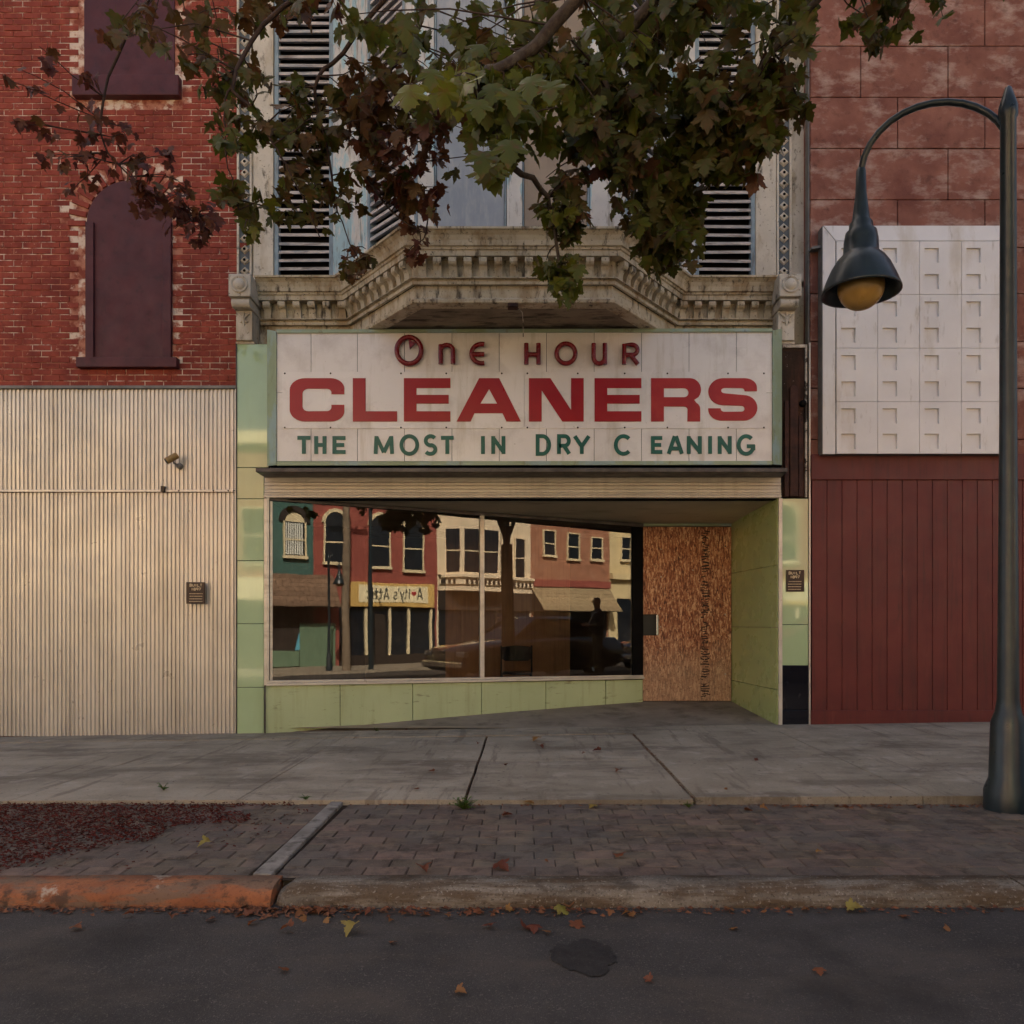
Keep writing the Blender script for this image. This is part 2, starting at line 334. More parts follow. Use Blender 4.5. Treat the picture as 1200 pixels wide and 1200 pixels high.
def glass_material():
    m = bpy.data.materials.new('shop_glass'); m.use_nodes = True; MATS['shop_glass'] = m
    nt = m.node_tree; L = nt.links.new
    fr = node(nt, 'ShaderNodeFresnel'); fr.inputs[0].default_value = 1.82
    gl = node(nt, 'ShaderNodeBsdfGlossy'); gl.inputs['Roughness'].default_value = 0.0; gl.inputs[0].default_value = (1, .97, .92, 1)
    geo = node(nt, 'ShaderNodeNewGeometry'); n = node(nt, 'ShaderNodeTexNoise'); L(geo.outputs['Position'], n.inputs['Vector'])
    n.inputs['Scale'].default_value = 1.6; n.inputs['Detail'].default_value = 1
    bp = node(nt, 'ShaderNodeBump'); bp.inputs['Strength'].default_value = .06; bp.inputs['Distance'].default_value = .01
    L(n.outputs['Fac'], bp.inputs['Height']); L(bp.outputs[0], gl.inputs['Normal'])
    tr = node(nt, 'ShaderNodeBsdfTransparent'); tr.inputs[0].default_value = (.82, .8, .76, 1)
    ms = node(nt, 'ShaderNodeMixShader'); L(fr.outputs[0], ms.inputs[0]); L(tr.outputs[0], ms.inputs[1]); L(gl.outputs[0], ms.inputs[2])
    L(ms.outputs[0], nt.nodes['Material Output'].inputs[0])
glass_material()

def osb_material():
    m = bpy.data.materials.new('osb'); m.use_nodes = True; MATS['osb'] = m
    nt = m.node_tree; L = nt.links.new; b = nt.nodes['Principled BSDF']
    geo = node(nt, 'ShaderNodeNewGeometry')
    col = None; hs = []
    def nz(ang, sx_, sz_, loc):
        mp = node(nt, 'ShaderNodeMapping'); L(geo.outputs['Position'], mp.inputs[0])
        mp.inputs['Rotation'].default_value = (0, math.radians(ang), 0); mp.inputs['Scale'].default_value = (sx_, 10, sz_); mp.inputs['Location'].default_value = (loc, 0, loc)
        n0 = node(nt, 'ShaderNodeTexNoise'); L(mp.outputs[0], n0.inputs['Vector']); n0.inputs['Scale'].default_value = 1; n0.inputs['Detail'].default_value = 3; n0.inputs['Roughness'].default_value = .55; n0.inputs['Distortion'].default_value = .6
        return n0.outputs['Fac']
    def ramp(sock, stops):
        r = node(nt, 'ShaderNodeValToRGB'); L(sock, r.inputs[0]); els = r.color_ramp.elements
        els[0].position = stops[0][0]; els[0].color = (*stops[0][1], 1); els[1].position = stops[-1][0]; els[1].color = (*stops[-1][1], 1)
        for p_, c_ in stops[1:-1]: els.new(p_).color = (*c_, 1)
        return r.outputs[0]
    PAL = [(.34, S(84, 46, 33)), (.43, S(132, 77, 52)), (.5, S(164, 104, 72)), (.56, S(190, 134, 98)), (.63, S(220, 178, 140))]
    for i, (ang, sx_, sz_) in enumerate(((4, 52, 9), (24, 48, 11), (-28, 48, 11), (70, 44, 12))):
        f_ = nz(ang, sx_, sz_, i * 3.3); hs.append(f_)
        c_ = ramp(f_, PAL)
        if col is None: col = c_
        else:
            mk = node(nt, 'ShaderNodeMapRange'); L(nz(ang, 24, 9, i * 7.7 + 2), mk.inputs[0]); mk.inputs[1].default_value = .53 + .03 * (i == 3); mk.inputs[2].default_value = .56 + .03 * (i == 3)
            y = node(nt, 'ShaderNodeMix', data_type='RGBA'); L(mk.outputs[0], y.inputs[0]); L(col, y.inputs[6]); L(c_, y.inputs[7]); col = y.outputs[2]
    # weathered, greyed lower half (rain splash), soft noisy boundary
    sx = node(nt, 'ShaderNodeSeparateXYZ'); L(geo.outputs['Position'], sx.inputs[0])
    n = node(nt, 'ShaderNodeTexNoise'); L(geo.outputs['Position'], n.inputs['Vector']); n.inputs['Scale'].default_value = 4; n.inputs['Detail'].default_value = 6
    ad = node(nt, 'ShaderNodeMath', operation='MULTIPLY_ADD'); L(n.outputs['Fac'], ad.inputs[0]); ad.inputs[1].default_value = .9; L(sx.outputs[2], ad.inputs[2])
    mr = node(nt, 'ShaderNodeMapRange'); L(ad.outputs[0], mr.inputs[0]); mr.inputs[1].default_value = 1.5; mr.inputs[2].default_value = .9; mr.inputs[4].default_value = .55
    y = node(nt, 'ShaderNodeMix', data_type='RGBA'); L(mr.outputs[0], y.inputs[0]); L(col, y.inputs[6]); y.inputs[7].default_value = (*S(176, 148, 120), 1)
    n2 = node(nt, 'ShaderNodeTexNoise'); L(geo.outputs['Position'], n2.inputs['Vector']); n2.inputs['Scale'].default_value = 55; n2.inputs['Detail'].default_value = 5
    mr2 = node(nt, 'ShaderNodeMapRange'); L(n2.outputs['Fac'], mr2.inputs[0]); mr2.inputs[1].default_value = .56; mr2.inputs[2].default_value = .7; mr2.inputs[4].default_value = .7
    y2 = node(nt, 'ShaderNodeMix', data_type='RGBA'); L(mr2.outputs[0], y2.inputs[0]); L(y.outputs[2], y2.inputs[6]); y2.inputs[7].default_value = (*S(84, 44, 30), 1)
    L(y2.outputs[2], b.inputs['Base Color']); b.inputs['Roughness'].default_value = .7
    bp = node(nt, 'ShaderNodeBump'); bp.inputs['Strength'].default_value = .4; bp.inputs['Distance'].default_value = .002; L(hs[1], bp.inputs['Height']); L(bp.outputs[0], b.inputs['Normal'])
osb_material()

# ------------------------------------------------------------------ ground
def cl(v, a, b): return max(a, min(b, v))
def gz(x, y):
    x = cl(x, -6, 6); t = cl((y - 5.15) / (8.6 - 5.15), 0, 1)
    return lerp(.003 * x, -.004 + .0163 * x, t)
ROADZ = -.09; YK = 3.45
mb = MB(); mb.quad((-600, -600, -1.4), (600, -600, -1.4), (600, 600, -1.4), (-600, 600, -1.4))
tag(mb.build('ground', M['ground_dirt'], fix=False), kind='structure')
mb = MB()
xs = [-60, -20] + [i * 1.0 for i in range(-8, 18)] + [30, 60, 90]; ys = [3.6, 3.2, 2.5, 1, -1, -4, -8, -11.5]
def rz(x, y): return lerp(ROADZ, -.82, cl((3.45 - y) / 15, 0, 1)) + .006 * mnoise.noise(Vector((x * .7, y * .7, 0)))
pts = [(x, y, rz(x, y)) for y in ys for x in xs]; nx = len(xs)
mb.add(pts, [(j * nx + i, j * nx + i + 1, (j + 1) * nx + i + 1, (j + 1) * nx + i) for j in range(len(ys) - 1) for i in range(nx - 1)], True)
road = tag(mb.build('road', M['asphalt']), kind='structure')
# oil stain on the road: flat patch of its own
mat('oil_stain', S(46, 43, 42), S(36, 33, 33), 9, .8, .1, .9, 120, .007, .3, layers=[(S(78, 72, 68), .6, 90, .58, .66)])
mb = MB(); c = Vector((.215, 3.0)); pts = []
for i in range(90):
    a = 2 * math.pi * i / 90; r = .135 * (1 + .45 * mnoise.noise(Vector((math.cos(a) * 1.3, math.sin(a) * 1.3, 3))) + .16 * mnoise.noise(Vector((math.cos(a) * 6, math.sin(a) * 6, 3))))
    q = c + Vector((math.cos(a) * r * .95, math.sin(a) * r)); pts.append((q.x, q.y, rz(q.x, q.y) + .005))
mb.add(pts, [tuple(range(90))])
tag(mb.build('oil_stain', M['oil_stain'], road), 'dark round oil stain')

# kerb
kerb = thing('kerb', (0, 3.5, 0), kind='structure')
def kerb_piece(x0, x1, m, name, lab, rounded0=False):
    prof = [(3.455, ROADZ - .1), (3.45, ROADZ + .01), (3.462, -.045), (3.478, -.026), (3.505, -.014), (3.55, -.010), (3.632, -.008), (3.632, -.12)]
    mb = MB(); xs = []
    x = x0
    while x < x1: xs.append(x); x += .05
    xs.append(x1)
    n = len(prof); pts = []
    for i, xx in enumerate(xs):
        k = 0
        if rounded0: k = max(0, 1 - (xx - x0) / .09) ** 2
        for (y, z) in prof:
            d = .006 * mnoise.noise(Vector((xx * 6, y * 20, z * 20)))
            yy = lerp(y + d, 3.55, k * .35); zz = z + (d * .5 if z > -.09 else 0) - k * .04 * (1 if z > -.05 else 0)
            pts.append((xx, yy, zz))
    fs = [(i * n + j, i * n + j + 1, (i + 1) * n + j + 1, (i + 1) * n + j) for i in range(len(xs) - 1) for j in range(n - 1)]
    mb.add(pts, fs, True); mb.add(pts[:n], [tuple(range(n))]); mb.add(pts[-n:], [tuple(range(n))])
    return tag(mb.build(name, m, kerb), lab)
kerb_piece(-3.06, -1.115, M['kerb_orange'], 'kerb_stone', 'orange painted kerb length')
kerb_piece(-9, -3.07, M['kerb_orange'], 'kerb_stone', 'orange painted kerb length')
kerb_piece(-1.10, 2.2, M['kerb_concrete'], 'kerb_stone', 'grey concrete kerb length', True)
kerb_piece(2.212, 14, M['kerb_concrete'], 'kerb_stone', 'grey concrete kerb length')

# paver strip
strip = thing('paver_strip', (0, 4.4, -.05), kind='structure')
def sz(x, y): return lerp(-.012, -.030, (y - 3.63) / 1.5) + .004 * mnoise.noise(Vector((x * 1.6, y * 1.6, 5)))
mb = MB(); mb.quad((-9, 3.6, -.021), (14, 3.6, -.021), (14, 5.3, -.040), (-9, 5.3, -.040))
mb.build('paver_bed', M['joint_dirt'], strip)
def paver_mesh(lx, ly):
    b = MB(); e = .006; h = .05
    x, y = lx / 2, ly / 2
    b.add([(-x, -y, -h), (x, -y, -h), (x, y, -h), (-x, y, -h), (-x, -y, -e), (x, -y, -e), (x, y, -e), (-x, y, -e), (-x + e, -y + e, 0), (x - e, -y + e, 0), (x - e, y - e, 0), (-x + e, y - e, 0)],
          [(0, 1, 5, 4), (1, 2, 6, 5), (2, 3, 7, 6), (3, 0, 4, 7), (4, 5, 9, 8), (5, 6, 10, 9), (6, 7, 11, 10), (7, 4, 8, 11), (8, 9, 10, 11)])
    me = b.mesh('paver'); me.materials.append(M['paver']); return me
pm = paver_mesh(.1982, .1352); pmv = [Vector(v.co) for v in pm.vertices]; pmf = [tuple(p.vertices) for p in pm.polygons]
spots = []
PR = .1375
for r in range(11):
    y = 3.635 + PR * (r + .5)
    x = -1.155 + (r % 2) * .1
    if r % 2: spots.append((-1.155 + .0495, y, 0.0, .48))
    while x < 9:
        spots.append((x + .1, y + .0, 0.0, 1.)); x += .2
for r in range(11):
    y = 3.635 + PR * (r + .5)
    x = -1.275 - (r % 2) * .1
    if r % 2: spots.append((-1.275 - .0495, y, 0., .48))
    while x > -5.5:
        spots.append((x - .1, y, .0, 1.)); x -= .2
vis = [s_ for s_ in spots if abs(s_[0] * F / s_[1] + 16) < 640 and s_[0] * F / s_[1] > -600]
vis.sort(key=lambda s_: abs(s_[0] - .6)); near = vis[:290]; ns = set(near); rest = MB()
for s_ in spots:
    z = sz(s_[0], s_[1]) + random.uniform(-.0025, .0025)
    rot = (random.uniform(-.012, .012), random.uniform(-.012, .012), s_[2] + random.uniform(-.008, .008))
    if s_ in ns:
        link('paver', pm, None, strip, Vector((s_[0], s_[1], z)) - wloc(strip), rot).scale = (s_[3], 1, 1)
    else:
        R_ = Matrix.Translation((s_[0], s_[1], z)) @ Matrix.Rotation(rot[2], 4, 'Z') @ Matrix.Diagonal((s_[3], 1, 1, 1))
        rest.add([R_ @ v for v in pmv], pmf)
tag(rest.build('paver_field', M['paver'], strip, fix=False), kind='stuff')
mb = MB(); mb.hexa([(-1.255, 3.632, -.1), (-1.165, 3.632, -.1), (-1.19, 5.16, -.1), (-1.27, 5.16, -.1), (-1.255, 3.632, .000), (-1.165, 3.632, -.002), (-1.19, 5.16, -.014), (-1.27, 5.16, -.012)])
mb.build('border_band', M['band_concrete'], strip, bevel=.008)

# sidewalk slabs
walk = thing('sidewalk', (0, 6.6, 0), kind='structure')
mb = MB(); mb.add([(x, y, gz(x, y) - .035) for y in (5.17, 6.6, 8.75) for x in (-9, -6, -3, 0, 3, 6, 14)], [(j * 7 + i, j * 7 + i + 1, (j + 1) * 7 + i + 1, (j + 1) * 7 + i) for j in range(2) for i in range(6)])
mb.build('slab_bed', M['joint_dirt'], walk)
xj = [-.393 + 1.49 * k for k in range(-5, 9)]
wide = {round(-.393, 2): .011, round(-.393 + 1.49, 2): .010}
def slab(x0, x1, y0, y1, name='slab', dz=0., m='concrete'):
    n = 6; mb = MB()
    top = []; 
    for j in range(n + 1):
        for i in range(n + 1):
            x = lerp(x0, x1, i / n); y = lerp(y0, y1, j / n)
            ex = (.006 * mnoise.noise(Vector((x * 9, y * 9, 1))) if i in (0, n) else 0); ey = (.007 * mnoise.noise(Vector((x * 7, y * 9, 4))) if j in (0, n) else 0)
            top.append((x + ex, y + ey, gz(x, y) + dz + .002 * mnoise.noise(Vector((x * 2, y * 2, 7)))))
    k = n + 1
    mb.add(top, [(j * k + i, j * k + i + 1, (j + 1) * k + i + 1, (j + 1) * k + i) for j in range(n) for i in range(n)])
    ring = [i for i in range(k)] + [j * k + n for j in range(1, k)] + [n * k + i for i in range(n - 1, -1, -1)] + [j * k for j in range(n - 1, 0, -1)]
    o = len(mb.v)
    low = [(top[i][0], top[i][1], top[i][2] - .08) for i in ring]
    mb.v += [Vector(q) for q in low]
    for a in range(len(ring)):
        b2 = (a + 1) % len(ring); mb.f.append([ring[a], o + a, o + b2, ring[b2]]); mb.sm.append(False)
    return mb.build(name, M[m], walk, fix=False)
for a in range(len(xj) - 1):
    g0 = wide.get(round(xj[a], 2), .0035); g1 = wide.get(round(xj[a + 1], 2), .0035)
    d = .012 if xj[a] > 1.0 else 0
    slab(xj[a] + g0, xj[a + 1] - g1, 5.15 + random.uniform(-.01, .01), 6.600, dz=d)
    slab(xj[a] + g0, xj[a + 1] - g1, 6.604, 8.1, dz=d * .6)
slab(-7.8, -1.87, 8.108, 8.64, 'border_slab', .004); slab(-1.862, 1.03, 8.112, 8.64, 'border_slab', .006); slab(1.036, 12, 8.108, 8.64, 'border_slab', .003)

# ------------------------------------------------------------------ the cleaners building
YR = 10.05                                        # depth of the recessed door
GL0 = Vector((X(316), DF)); GL1 = Vector((X(753, YR), YR))
GT = (GL1 - GL0).normalized(); GN = Vector((GT.y, -GT.x))
def gD(px):
    u = (px - CX) / F; k = (GL1.y - GL0.y) / (GL1.x - GL0.x)
    return (GL0.y - k * GL0.x) / (1 - k * u)
def G(px, z, off=0.):
    D = gD(px); return Vector(((px - CX) / F * D + GN.x * off, D + GN.y * off, z))
def gzl(px, y0, y1):                              # z along the glass line from pixel heights at its two ends
    t = (Vector((X(px, gD(px)), gD(px))) - GL0).length / (GL1 - GL0).length
    return lerp(Z(y0, DF), Z(y1, YR), t)
shop = thing('shop_building', (0, DF, 0), 'cream and pale green storefront building with a bay window above a boarded door', 'building')
BH = 12.0
XL, XR = X(277), X(949)
mb = MB(); mb.box(XL - .1, XR + .06, 8.92, 22, 2.75, BH); mb.build('upper_wall', M['cream_paint'], shop)
mb = MB(); mb.box(XL - .02, XR + .02, 8.6, 22.1, BH, BH + .3); mb.build('roof', M['roof_tar'], shop)
# interior
mb = MB()
mb.quad((XL + .02, 8.65, .0), (XR, 8.65, .0), (XR, 15, .03), (XL + .02, 15, .03)); mb.build('interior_floor', M['interior_floor'], shop)
mb = MB(); mb.box(XL + .02, XL + .12, 8.66, 15, 0, 2.75); mb.box(XL + .12, XR, 14.9, 15, 0, 2.75); mb.box(X(911) + .035, XR - .02, 8.66, 15, 0, 2.75); mb.build('interior_wall', M['interior_dark'], shop)
mb = MB(); mb.box(X(522, 12.2), X(668, 12.2), 12.2, 12.28, .02, 2.74); mb.build('partition', M['interior_wood'], shop)
# vitrolite pilaster panels
def panel(px0, px1, py0, py1, m, name='facing_panel', D=DF, t=.03, gap=.6, parent=shop, bevel=.003):
    mb = MB(); mb.box(X(px0 + gap * .5, D), X(px1 - gap * .5, D), D, D + t, Z(py1 - gap * .5, D), Z(py0 + gap * .5, D))
    return mb.build(name, m, parent, bevel=bevel)
mb = MB(); mb.box(XL + .01, X(312), DF + .028, DF + .14, -.09, Z(402)); mb.build('pilaster_core', M['dark_void'], shop)
ys_ = [403, 548, 584.5, 657, 731, 805.5, 861]
for a, b_ in zip(ys_, ys_[1:]): panel(277, 315 if b_ < 550 else 309.5, a, b_, M['green_glass'])
mb = MB(); mb.box(X(915), XR + .0, DF + .028, DF + .14, -.05, Z(402)); mb.build('pilaster_core', M['dark_void'], shop)
for a, b_ in ((584, 732), (732, 780)): panel(916.5, 947.5, a, b_, M['green_glass'])
for a, b_ in ((780, 832), (832, 850.5)): tag(panel(916.5, 947.5, a, b_, M['black_glass']), 'black glass facing panel')
# exposed scar over the right pilaster
sc_p = panel(916, 947, 403, 583, M['brown_scar'], 'bare_wall_patch', DF + .012, .02, 0)
tag(sc_p, 'bare brown wall where the facing has fallen off')
def bar(name, px, py0, py1, wpx, m, D=DF, t=.03, parent=None):
    mb = MB(); mb.box(X(px - wpx / 2, D), X(px + wpx / 2, D), D - t, D + .012, Z(py1, D), Z(py0, D)); return mb.build(name, m, parent or shop, bevel=.003)
for px, top, wd in ((930, 452, 9.5),):
    mb = MB(); r = wd / 2 / F * DF; cx = X(px); cz = Z(top) - r; pts = [(cx - r, DF + .012, Z(582)), (cx + r, DF + .012, Z(582))]
    for i in range(13):
        a = math.pi * i / 12; pts.append((cx + r * math.cos(a), DF + .012, cz + r * math.sin(a)))
    mb.prism(pts, (0, -.035, 0)); mb.build('cover_strip', M['rust_pipe'], sc_p, bevel=.006)
bar('cover_strip', 921.5, 470, 582, 5, M['rust_pipe'], t=.02, parent=sc_p); bar('cover_strip', 938, 488, 582, 5, M['rust_pipe'], t=.02, parent=sc_p)
mb = MB(); mb.lathe([(0, -.04), (.03, -.04), (.036, -.02), (.036, .01)], (X(940.5), DF, Z(473)), 14, 'y'); mb.build('pipe_cap', M['dark_void'], sc_p)
bar('paint_edge', 944.5, 404, 583, 2.2, M['peel_white'], t=.012, parent=sc_p); 
mb = MB(); mb.box(X(917), X(943.2), DF - .012, DF + .01, Z(407.5), Z(404)); mb.build('paint_edge', M['peel_white'], sc_p)
# aluminium trims
bar('trim', 312.2, 584.5, 803, 3.6, M['aluminium'], t=.03)
bar('trim', 914.2, 584, 850.5, 4.2, M['aluminium'], t=.02)
bar('trim', 948.6, 402, 849, 1.8, M['aluminium'], t=.015)
bar('trim', 277.2, 403, 861, 1.4, M['ledge_metal'], t=.012)
# ribbed fascia
zt, zb = Z(556), Z(583.8)
for i, (f0, f1, pr) in enumerate(((0, .34, .0), (.35, .49, .006), (.50, .63, .003), (.64, .79, .008), (.80, .88, .014), (.89, 1.0, .022))):
    mb = MB(); mb.box(X(310.5), X(914.5), DF - .02 - pr, DF + .03, lerp(zt, zb, f1), lerp(zt, zb, f0)); mb.build('fascia_strip', M['aluminium_rib'], shop, bevel=.004)
mb = MB(); mb.box(X(309), X(915), DF + .031, DF + .14, zb - .01, 2.78); mb.build('fascia_backing', M['dark_void'], shop)
# ledge
mb = MB(); yl = 8.235
mb.hexa([(X(311), DF, Z(560)), (X(915), DF, Z(560)), (X(915), DF, Z(560) + .06), (X(311), DF, Z(560) + .06), (X(299.5, yl), yl, Z(553, yl)), (X(923, yl), yl, Z(553, yl)), (X(923, yl), yl, Z(548.3, yl)), (X(299.5, yl), yl, Z(548.3, yl))])
mb.build('canopy_ledge', M['ledge_metal'], shop, bevel=.004)
# soffit over the recess
mb = MB(); mb.hexa([(X(311), DF - .01, 2.515), (X(913), DF - .01, 2.515), (X(913), YR + .2, Z(613.5, YR) - .01), (X(311), YR + .2, Z(613.5, YR) - .01), (X(311), DF - .01, 2.535), (X(913), DF - .01, 2.535), (X(913), YR + .2, 2.535), (X(311), YR + .2, 2.535)])
mb.build('soffit', M['soffit'], shop)
# recess floor
mb = MB(); n = 12; pts = []
for i in range(n + 1):
    x = lerp(X(310), X(912), i / n)
    for j in range(5):
        y = lerp(8.62, YR + .03, j / 4); pts.append((x, y, lerp(gz(x, 8.6) - .003, Z(822, YR), j / 4)))
mb.add(pts, [(i * 5 + j, (i + 1) * 5 + j, (i + 1) * 5 + j + 1, i * 5 + j + 1) for i in range(n) for j in range(4)]); mb.build('entry_floor', M['concrete_dark'], shop)
# right side wall of recess
xw = X(911); xwb = X(857, YR)
for z0, z1 in ((-.05, .42), (.42, 1.10), (1.10, 1.78), (1.78, 2.52)):
    mb = MB(); mb.hexa([(xw, DF + .012, z0 + .004), (xw + .03, DF + .012, z0 + .004), (xwb + .04, YR + .05, z0 + .004), (xwb + .005, YR + .05, z0 + .004), (xw, DF + .012, z1 - .002), (xw + .03, DF + .012, z1 - .002), (xwb + .04, YR + .05, z1 - .002), (xwb + .005, YR + .05, z1 - .002)])
    mb.build('recess_panel', M['green_panel'], shop)
# window: frame, sill, mullion, panes, bulkhead
def along(px0, px1, z0a, z0b, z1a, z1b, o0, o1, m, name, parent=shop, bevel=.003):
    mb = MB(); mb.hexa([G(px0, z0a, o1), G(px1, z0b, o1), G(px1, z0b, o0), G(px0, z0a, o0), G(px0, z1a, o1), G(px1, z1b, o1), G(px1, z1b, o0), G(px0, z1a, o0)])
    return mb.build(name, m, parent, bevel=bevel)
win = thing('shop_window', (0, 0, 0)); win.parent = shop; win.location = Vector((0, 9.4, .5)) - shop.location
zsl, zsr = Z(797.3), Z(791, YR)
ZSB = Z(613.5, YR)
ztl, ztr = 2.512, ZSB + .002
along(312, 753, zsl - .026, zsr - .02, zsl, zsr, -.03, .035, M['aluminium'], 'sill', win)
along(312, 753, zsl - .056, zsr - .046, zsl - .028, zsr - .022, -.03, .055, M['aluminium'], 'sill', win)
along(316, 753, ztl - .035, ztr - .05, ztl - .002, ztr - .004, -.03, .03, M['ledge_metal'], 'head_bar', win)
along(312.5, 315.5, zsl, zsl, ztl - .004, ztl - .004, -.03, .05, M['aluminium'], 'jamb', win)
along(316.2, 319.5, zsl, zsl, ztl - .04, ztl - .04, -.03, .03, M['aluminium'], 'jamb', win)
along(562, 567, gzl(564, 797.3, 791), gzl(564, 797.3, 791), gzl(564, 586, 615), gzl(564, 586, 615) - .004, -.03, .03, M['aluminium'], 'mullion', win)
along(741, 753, zsr, zsr, ztr - .05, ztr - .05, -.03, .02, M['dark_void'], 'jamb', win)
for a, b_ in ((319.5, 562), (567, 741)):
    mb = MB(); mb.quad(G(a, gzl(a, 797.3, 791)), G(b_, gzl(b_, 797.3, 791)), G(b_, 2.5), G(a, 2.5)); mb.build('pane', M['shop_glass'], win, fix=False)
bj = [309.8, 398.5, 483.4, 564, 639.3, 709.3, 753]
for a, b_ in zip(bj, bj[1:]):
    za, zbb = gzl(a, 803.6, 796.5), gzl(b_, 803.6, 796.5)
    da, db = gzl(a, 858.5, 823), gzl(b_, 858.5, 823)
    along(a + .35, b_ - .35, da - .05, db - .05, za, zbb, -.03, .012, M['bulkhead_green'], 'bulkhead_panel', bevel=.003)
along(311, 753, -.1, .08, zsl - .06, zsr - .05, -.08, -.032, M['dark_void'], 'bulkhead_core', bevel=0)
along(309.8, 311.4, -.06, -.06, zsl - .05, zsl - .05, -.03, .03, M['ledge_metal'], 'corner_trim', bevel=0)
# door wall behind the board
yd = YR + .03
door = thing('shop_door', (0, 0, 0)); door.parent = shop; door.location = Vector((2.0, yd, .15)) - shop.location
mb = MB(); mb.box(X(752, yd), X(857, yd), yd + .04, yd + .08, .1, ZSB); mb.build('door_leaf', M['black_vinyl'], door)
mb = MB(); mb.box(X(752, yd), X(859, yd), yd - .01, yd + .04, Z(616.5, yd), ZSB + .01); mb.build('header', M['sign_frame'], door, bevel=.004)
mb = MB(); mb.box(X(768.3, yd), X(771, yd), yd - .05, yd - .022, Z(744, yd), Z(720.5, yd)); mb.build('handle', M['chrome'], door, bevel=.004)
# board (its own thing) with a notch for the handle
yb = YR - .005; pl = [(753.4, 617.2), (857, 617.6), (857, 821.3), (753.4, 821.3), (753.4, 744.8), (770.5, 744.8), (770.5, 719.8), (753.4, 719.8)]
board = thing('door_board', P(805, 822, yb), 'orange brown strand board sheet screwed over the shop doorway', 'board')
mb = MB(); mb.prism([P(a, b_, yb) for a, b_ in pl], (0, .018, 0)); mb.build('sheet', M['osb'], board)
for (a, b_) in ((774.5, 643.8), (774.8, 676), (773.7, 712.4), (774, 734.5), (774, 760), (812, 668), (850, 640), (850, 720), (850, 790)):
    mb = MB(); mb.lathe([(0, -.006), (.008, -.006), (.011, -.001), (.011, .002)], P(a, b_, yb), 10, 'y'); mb.build('screw', M['peel_white'], board)
mat('stamp_ink', S(48, 34, 28), S(62, 44, 36), 40, .8, 0, 0, con=(.4, .6))
mb = MB(); py = 622.
rs = random.Random(5)
while py < 816:                                   # worn stamped mill marks, illegible in the photograph
    hgt = rs.uniform(1.2, 3.0)
    if rs.random() < .86:
        for k in range(rs.choice((1, 2, 2, 3))):
            a = 820.5 + rs.uniform(0, 6); b_ = a + rs.uniform(3, 8)
            tl = rs.uniform(-1, 1)
            mb.prism([P(a, py + tl, yb - .001 - .0003 * k), P(min(b_, 832), py - tl, yb - .001 - .0003 * k), P(min(b_, 832), py - tl + hgt * .6, yb - .001 - .0003 * k), P(a, py + tl + hgt * .6, yb - .001 - .0003 * k)], (0, .0002, 0))
    py += hgt + rs.uniform(.3, 1.2)
mb.build('stamp_mark', M['stamp_ink'], board)

# ---- upper facade: sweep cornice
DU = 8.8                                          # plane of the upper wall
path = [(X(300), DU), (-1.944, DU), (-1.078, 7.75), (.844, 7.75), (1.661, DU), (X(913), DU)]
z_lm, z_bt, z_bb = 4.462, 4.688, 4.502
prof = [(0.02, z_lm - .015), (.05, z_lm - .015), (.055, z_lm + .01), (.035, z_lm + .015), (.04, z_lm + .03), (.075, z_lm + .045), (.08, z_bb - .004), (.02, z_bb - .002),
        (.02, z_bt), (.13, z_bt + .001), (.135, z_bt + .05), (.15, z_bt + .055), (.155, z_bt + .075), (.175, z_bt + .08), (.18, z_bt + .1), (.185, z_bt + .125), (.205, z_bt + .165), (.235, z_bt + .195), (.255, z_bt + .2), (.258, z_bt + .22), (.02, z_bt + .235)]
corn = thing('cornice', (0, 0, 0)); corn.parent = shop; corn.location = Vector((0, 8.5, z_lm)) - shop.location
mb = MB(); mb.sweep(path, prof); mb.build('moulding', M['cornice_paint'], corn, fix=False)
# bay apron below the moulding
prof2 = [(-.1, 4.268), (.03, 4.268), (.045, 4.273), (.05, 4.30), (.03, 4.31), (.012, 4.325), (.005, 4.335), (.005, z_lm - .012)]
mb = MB(); mb.sweep(path[1:5], prof2); mb.build('bay_apron', M['cornice_paint'], corn, fix=False)
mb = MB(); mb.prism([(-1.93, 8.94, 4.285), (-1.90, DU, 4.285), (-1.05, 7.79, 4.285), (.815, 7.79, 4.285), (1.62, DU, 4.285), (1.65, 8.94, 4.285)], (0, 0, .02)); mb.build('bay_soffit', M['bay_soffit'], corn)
mb = MB(); mb.box(XL - .1, XR + .06, DU, DU + .1, Z(420, DU), 4.95); mb.build('frieze', M['cornice_paint'], shop)
mb = MB(); mb.box(X(316), X(914), 8.632, DU, 2.80, Z(395)); mb.build('sign_backing', M['dark_void'], shop)
# bay body
mb = MB(); mb.prism([(-1.88, 8.94, 4.33), (-1.04, 7.99, 4.33), (.81, 7.99, 4.33), (1.60, 8.94, 4.33)], (0, 0, 3.95)); mb.build('bay_core', M['dark_void'], corn)
